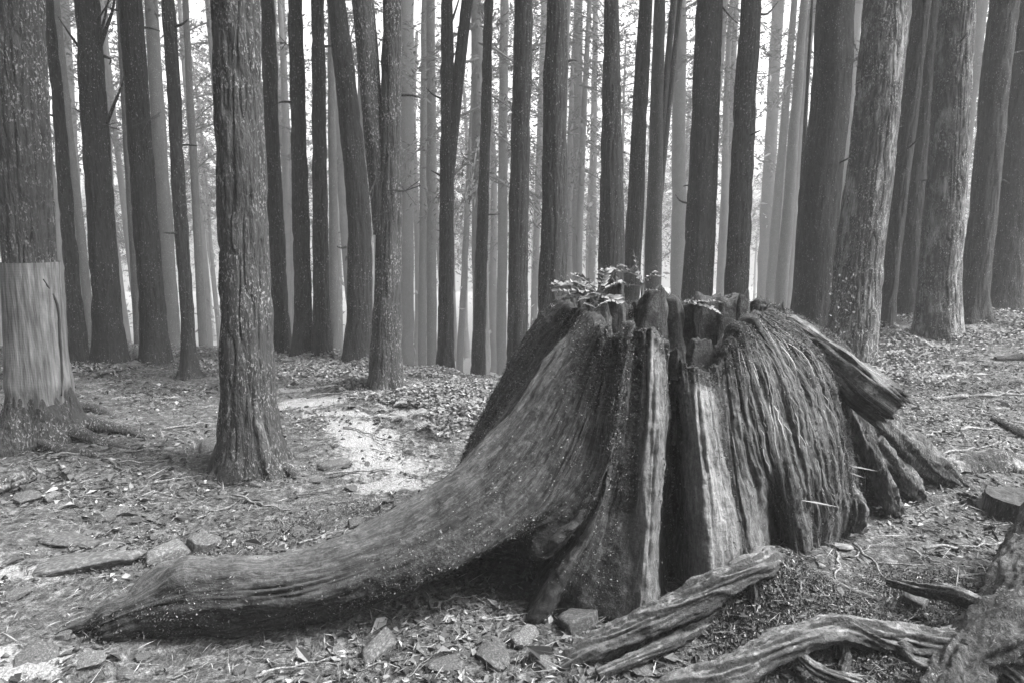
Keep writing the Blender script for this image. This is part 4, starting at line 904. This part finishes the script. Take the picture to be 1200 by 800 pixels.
cover('ground_cover', 'leafy weeds among the trunk feet on the rise beyond the plank', [(2.9,6.3),(3.4,9.5),(9,11.5),(9,8.6),(5.2,7.2),(4.2,6.0)], 18000, .025, .06, .16)
cover('ground_cover', 'patchy weeds between the dark trunks near the bark-stripped cedar', [(-7,6.8),(-6.5,9),(-1.8,8.6),(-2.4,7.0),(-4.3,6.6)], 14000, .02, .05, .14)
cover('ground_cover', 'thin creeping weeds over the clearing floor beyond the broken plank', [(2.0,3.9),(2.6,6.3),(6.5,7.0),(5,4.4),(3,3.6)], 6000, .012, .03, .035)
def moss_patch(name, label, spots, n):
    cs = []
    for px, py, r in spots:
        b = G(px, py); m = n//len(spots); q = R.normal(size=(m, 2))*r*.5; x, y = b[0]+q[:, 0], b[1]+q[:, 1]; cs.append(np.stack([x, y, zg(x, y)+R.uniform(.002, .02, m)], -1))
    c = np.vstack(cs); m = len(c); v, f = leaves_arr(c, rdir(m, .8), rdir(m, .8), R.uniform(.008, .02, m), R.uniform(.004, .01, m))
    tag(obj(name, mesh_np(name, v, f, M_MOSS, False)), label, 'moss', kind='stuff')
moss_patch('moss', 'short moss and tiny leaves over mounds near the bare roots', [(930,700,.2),(900,730,.15),(1060,690,.2),(1120,700,.2),(1000,760,.2),(1150,760,.25),(1080,790,.2),(960,680,.15),(860,735,.12),(1020,720,.2)], 30000)
moss_patch('moss', 'small moss cushions among stones behind the sweeping root', [(190,650,.15),(235,650,.12),(350,615,.2),(300,640,.15),(130,740,.1),(120,660,.12),(420,600,.15)], 4000)

def frond_arr(base, dirv, L, droop, nl, lw, up=(0, 0, 1.0), jit=.15):
    t = np.linspace(0, 1, 12); d = np.asarray(dirv, float); c = np.asarray(base)+d[None]*(L*t)[:, None]+np.array([0, 0, -droop*L])[None]*(t**2)[:, None]
    parts = [tube_arr(c, np.linspace(.0025, .001, 12), 4)]
    tl = np.linspace(.15, .98, nl); cc = np.stack([np.interp(tl, t, c[:, k]) for k in range(3)], -1); sd_ = np.cross(d, [0, 0, 1]); sd_ /= np.linalg.norm(sd_)+1e-9
    ll = L*lw*np.sin(np.clip(tl*.9+.12, 0, 1)*np.pi)**.7
    for s in (-1, 1):
        dd = sd_[None]*s+d[None]*.35+R.normal(size=(nl, 3))*.08; parts.append(leaves_arr(cc+dd*ll[:, None]*.5, dd, np.tile(up, (nl, 1))+R.normal(size=(nl, 3))*jit, ll, L/nl*(.75 if jit < .2 else 1.1)*np.ones(nl), .1))
    return parts
def fern(base, L, n, label, group=None, name='fern', el=.6, nl=16, lw=.25):
    t = thing(name, base, label, 'fern', group)
    for k in range(n):
        a = k*6.283/n+R.rand()*.6; e = el+R.normal()*.15; d = np.array([math.cos(a)*math.cos(e), math.sin(a)*math.cos(e), math.sin(e)])
        v, f = merge(frond_arr((0, 0, 0), d, L*R.uniform(.75, 1.1), .55, nl, lw)); obj('frond', mesh_np('frond', v, f, M_FERN, False), t)
    return t
GFn, LFn = 'ferns on the leafy bank', 'small fern growing in the leafy ground cover'
for px, py, L in [(500,470,.35),(540,480,.32),(480,490,.28),(520,500,.3),(560,470,.3),(455,482,.25),(380,430,.25),(345,425,.25),(1045,440,.35),(1070,420,.35),(1095,410,.3),(1150,390,.3),(1060,395,.35),(240,415,.3),(245,395,.35),(90,430,.3),(150,430,.25),(1190,380,.3),(1120,430,.25)]:
    b = G(px, py)
    if b is not None: fern(b, L, 7, 'small fern in the weeds '+('among the peeling trunk feet' if b[0] > 2 else 'at the dark trunk feet along the crest' if b[1] > 6.9 else 'on the leafy bank behind the root'), 'ferns '+('among the peeling trunk feet' if b[0] > 2 else 'along the crest' if b[1] > 6.9 else 'on the leafy bank'))
# seedlings on the stump
def on_stump(px, py, Y): return P(px, py, Y)
def seedling(base, label, fr, name='seedling'):
    t = thing(name, base, label, 'seedling')
    for (dx, dy, dz, st, L, dr, nl, lw) in fr:
        tip = np.array([dx, dy, dz])*1.0; c = crspline(np.stack([np.zeros(3), tip*.55+np.array([0, 0, .01]), tip]), 8); v, f = tube_arr(c, np.linspace(.004, .002, 8), 5); s_ = obj('stem', mesh_np('stem', v, f, M_FERN), t)
        d = np.array(st, float); d /= np.linalg.norm(d); v, f = merge(frond_arr(tip, d, L*1.4, dr, nl, lw*1.3, (.1, -.75, .7), .4)); obj('leaf_spray', mesh_np('leaf_spray', v, f, M_SEED, False), t)
seedling(on_stump(700, 352, 3.1), 'pale leafy seedling on the mossy shoulder of the stump', [(-.02,-.02,.05,(-1,-.2,.15),.15,.15,9,.38),(0,-.02,.03,(-1,.3,0),.13,.2,8,.36),(.01,-.01,.04,(-.6,-.6,.1),.12,.3,8,.38),(0,0,.06,(-.8,.5,.3),.13,.3,8,.36),(.02,0,.02,(.5,-.6,.1),.09,.4,7,.4),(-.01,0,.05,(-.7,-.1,.8),.13,.35,9,.34),(.01,.01,.05,(.2,-.2,1),.11,.3,8,.34),(-.03,.01,.04,(-1,.1,.5),.16,.3,10,.32),(.02,0,.04,(.7,-.1,.6),.11,.4,8,.34)])
seedling(on_stump(752, 348, 3.45), 'arching thin-stemmed seedling rising above the stump rim', [(.0,-.02,.04,(-.3,0,1),.14,-.1,7,.18),(-.02,-.02,.11,(-1,0,.45),.2,.35,12,.16),(.01,0,.1,(.9,0,.3),.09,.3,6,.2),(-.01,0,.06,(-1,-.1,.1),.15,.15,8,.15),(.01,0,.03,(1,.1,.3),.07,.3,5,.25),(.0,0,.09,(-.7,-.2,.8),.16,.4,9,.2),(.01,0,.07,(.5,-.2,.9),.1,.4,7,.24)])
seedling(on_stump(805, 356, 3.5), 'flat fern leaf lying over the stump back rim', [(-.02,-.01,.01,(1,-.1,.1),.15,.1,12,.2),(0,-.03,.005,(1,-.5,0),.13,.3,10,.22)], 'fern_sprig')
seedling(on_stump(697, 366, 2.98), 'tiny fern at the front lip of the stump', [(0,-.02,.02,(.6,-.3,.6),.07,.3,8,.3),(0,-.01,.02,(-.6,-.3,.5),.06,.3,8,.3)], 'fern_sprig')
for (px, py, Y, px2, py2, Y2) in [(990, 545, 3.1, 1030, 552, 3.0), (988, 552, 3.1, 1015, 560, 3.0), (935, 585, 2.78, 985, 594, 2.7)]:
    A, B = P(px, py, Y), P(px2, py2, Y2); o = obj('grass_blade', mesh_np('grass_blade', *leaves_arr(((B-A)*.5)[None], (B-A)[None], np.array([[0, -.4, 1.0]]), np.array([np.linalg.norm(B-A)]), np.array([.012])), M_FERN), None, A)
    tag(o, ('lone pale leaf tip poking from the stump beside its small arch' if px == 935 else 'upper curved dry blade in the stump cleft under the plank' if py == 545 else 'lower shorter dry blade in the stump cleft under the plank'), 'blade')

# ------------------------------------------------------------------ mist
hv = np.array([[x, y, z] for z in (-18, 26) for y in (-34, 170) for x in (-165, 165)], float)
hf = np.array([[0, 2, 3, 1], [4, 5, 7, 6], [0, 1, 5, 4], [2, 6, 7, 3], [0, 4, 6, 2], [1, 3, 7, 5]])
hm = bpy.data.materials.new('mist'); hm.use_nodes = True; nt = hm.node_tree; nt.nodes.clear()
pv = nt.nodes.new('ShaderNodeVolumePrincipled'); ou = nt.nodes.new('ShaderNodeOutputMaterial')
pv.inputs['Color'].default_value = (.96, .96, .96, 1); pv.inputs['Density'].default_value = HAZE; pv.inputs['Anisotropy'].default_value = 0.0
nt.links.new(pv.outputs[0], ou.inputs['Volume'])
ho = obj('haze', mesh_np('haze', hv, hf, hm, False)); tag(ho, 'pale mist hanging through the forest', 'mist', kind='stuff')
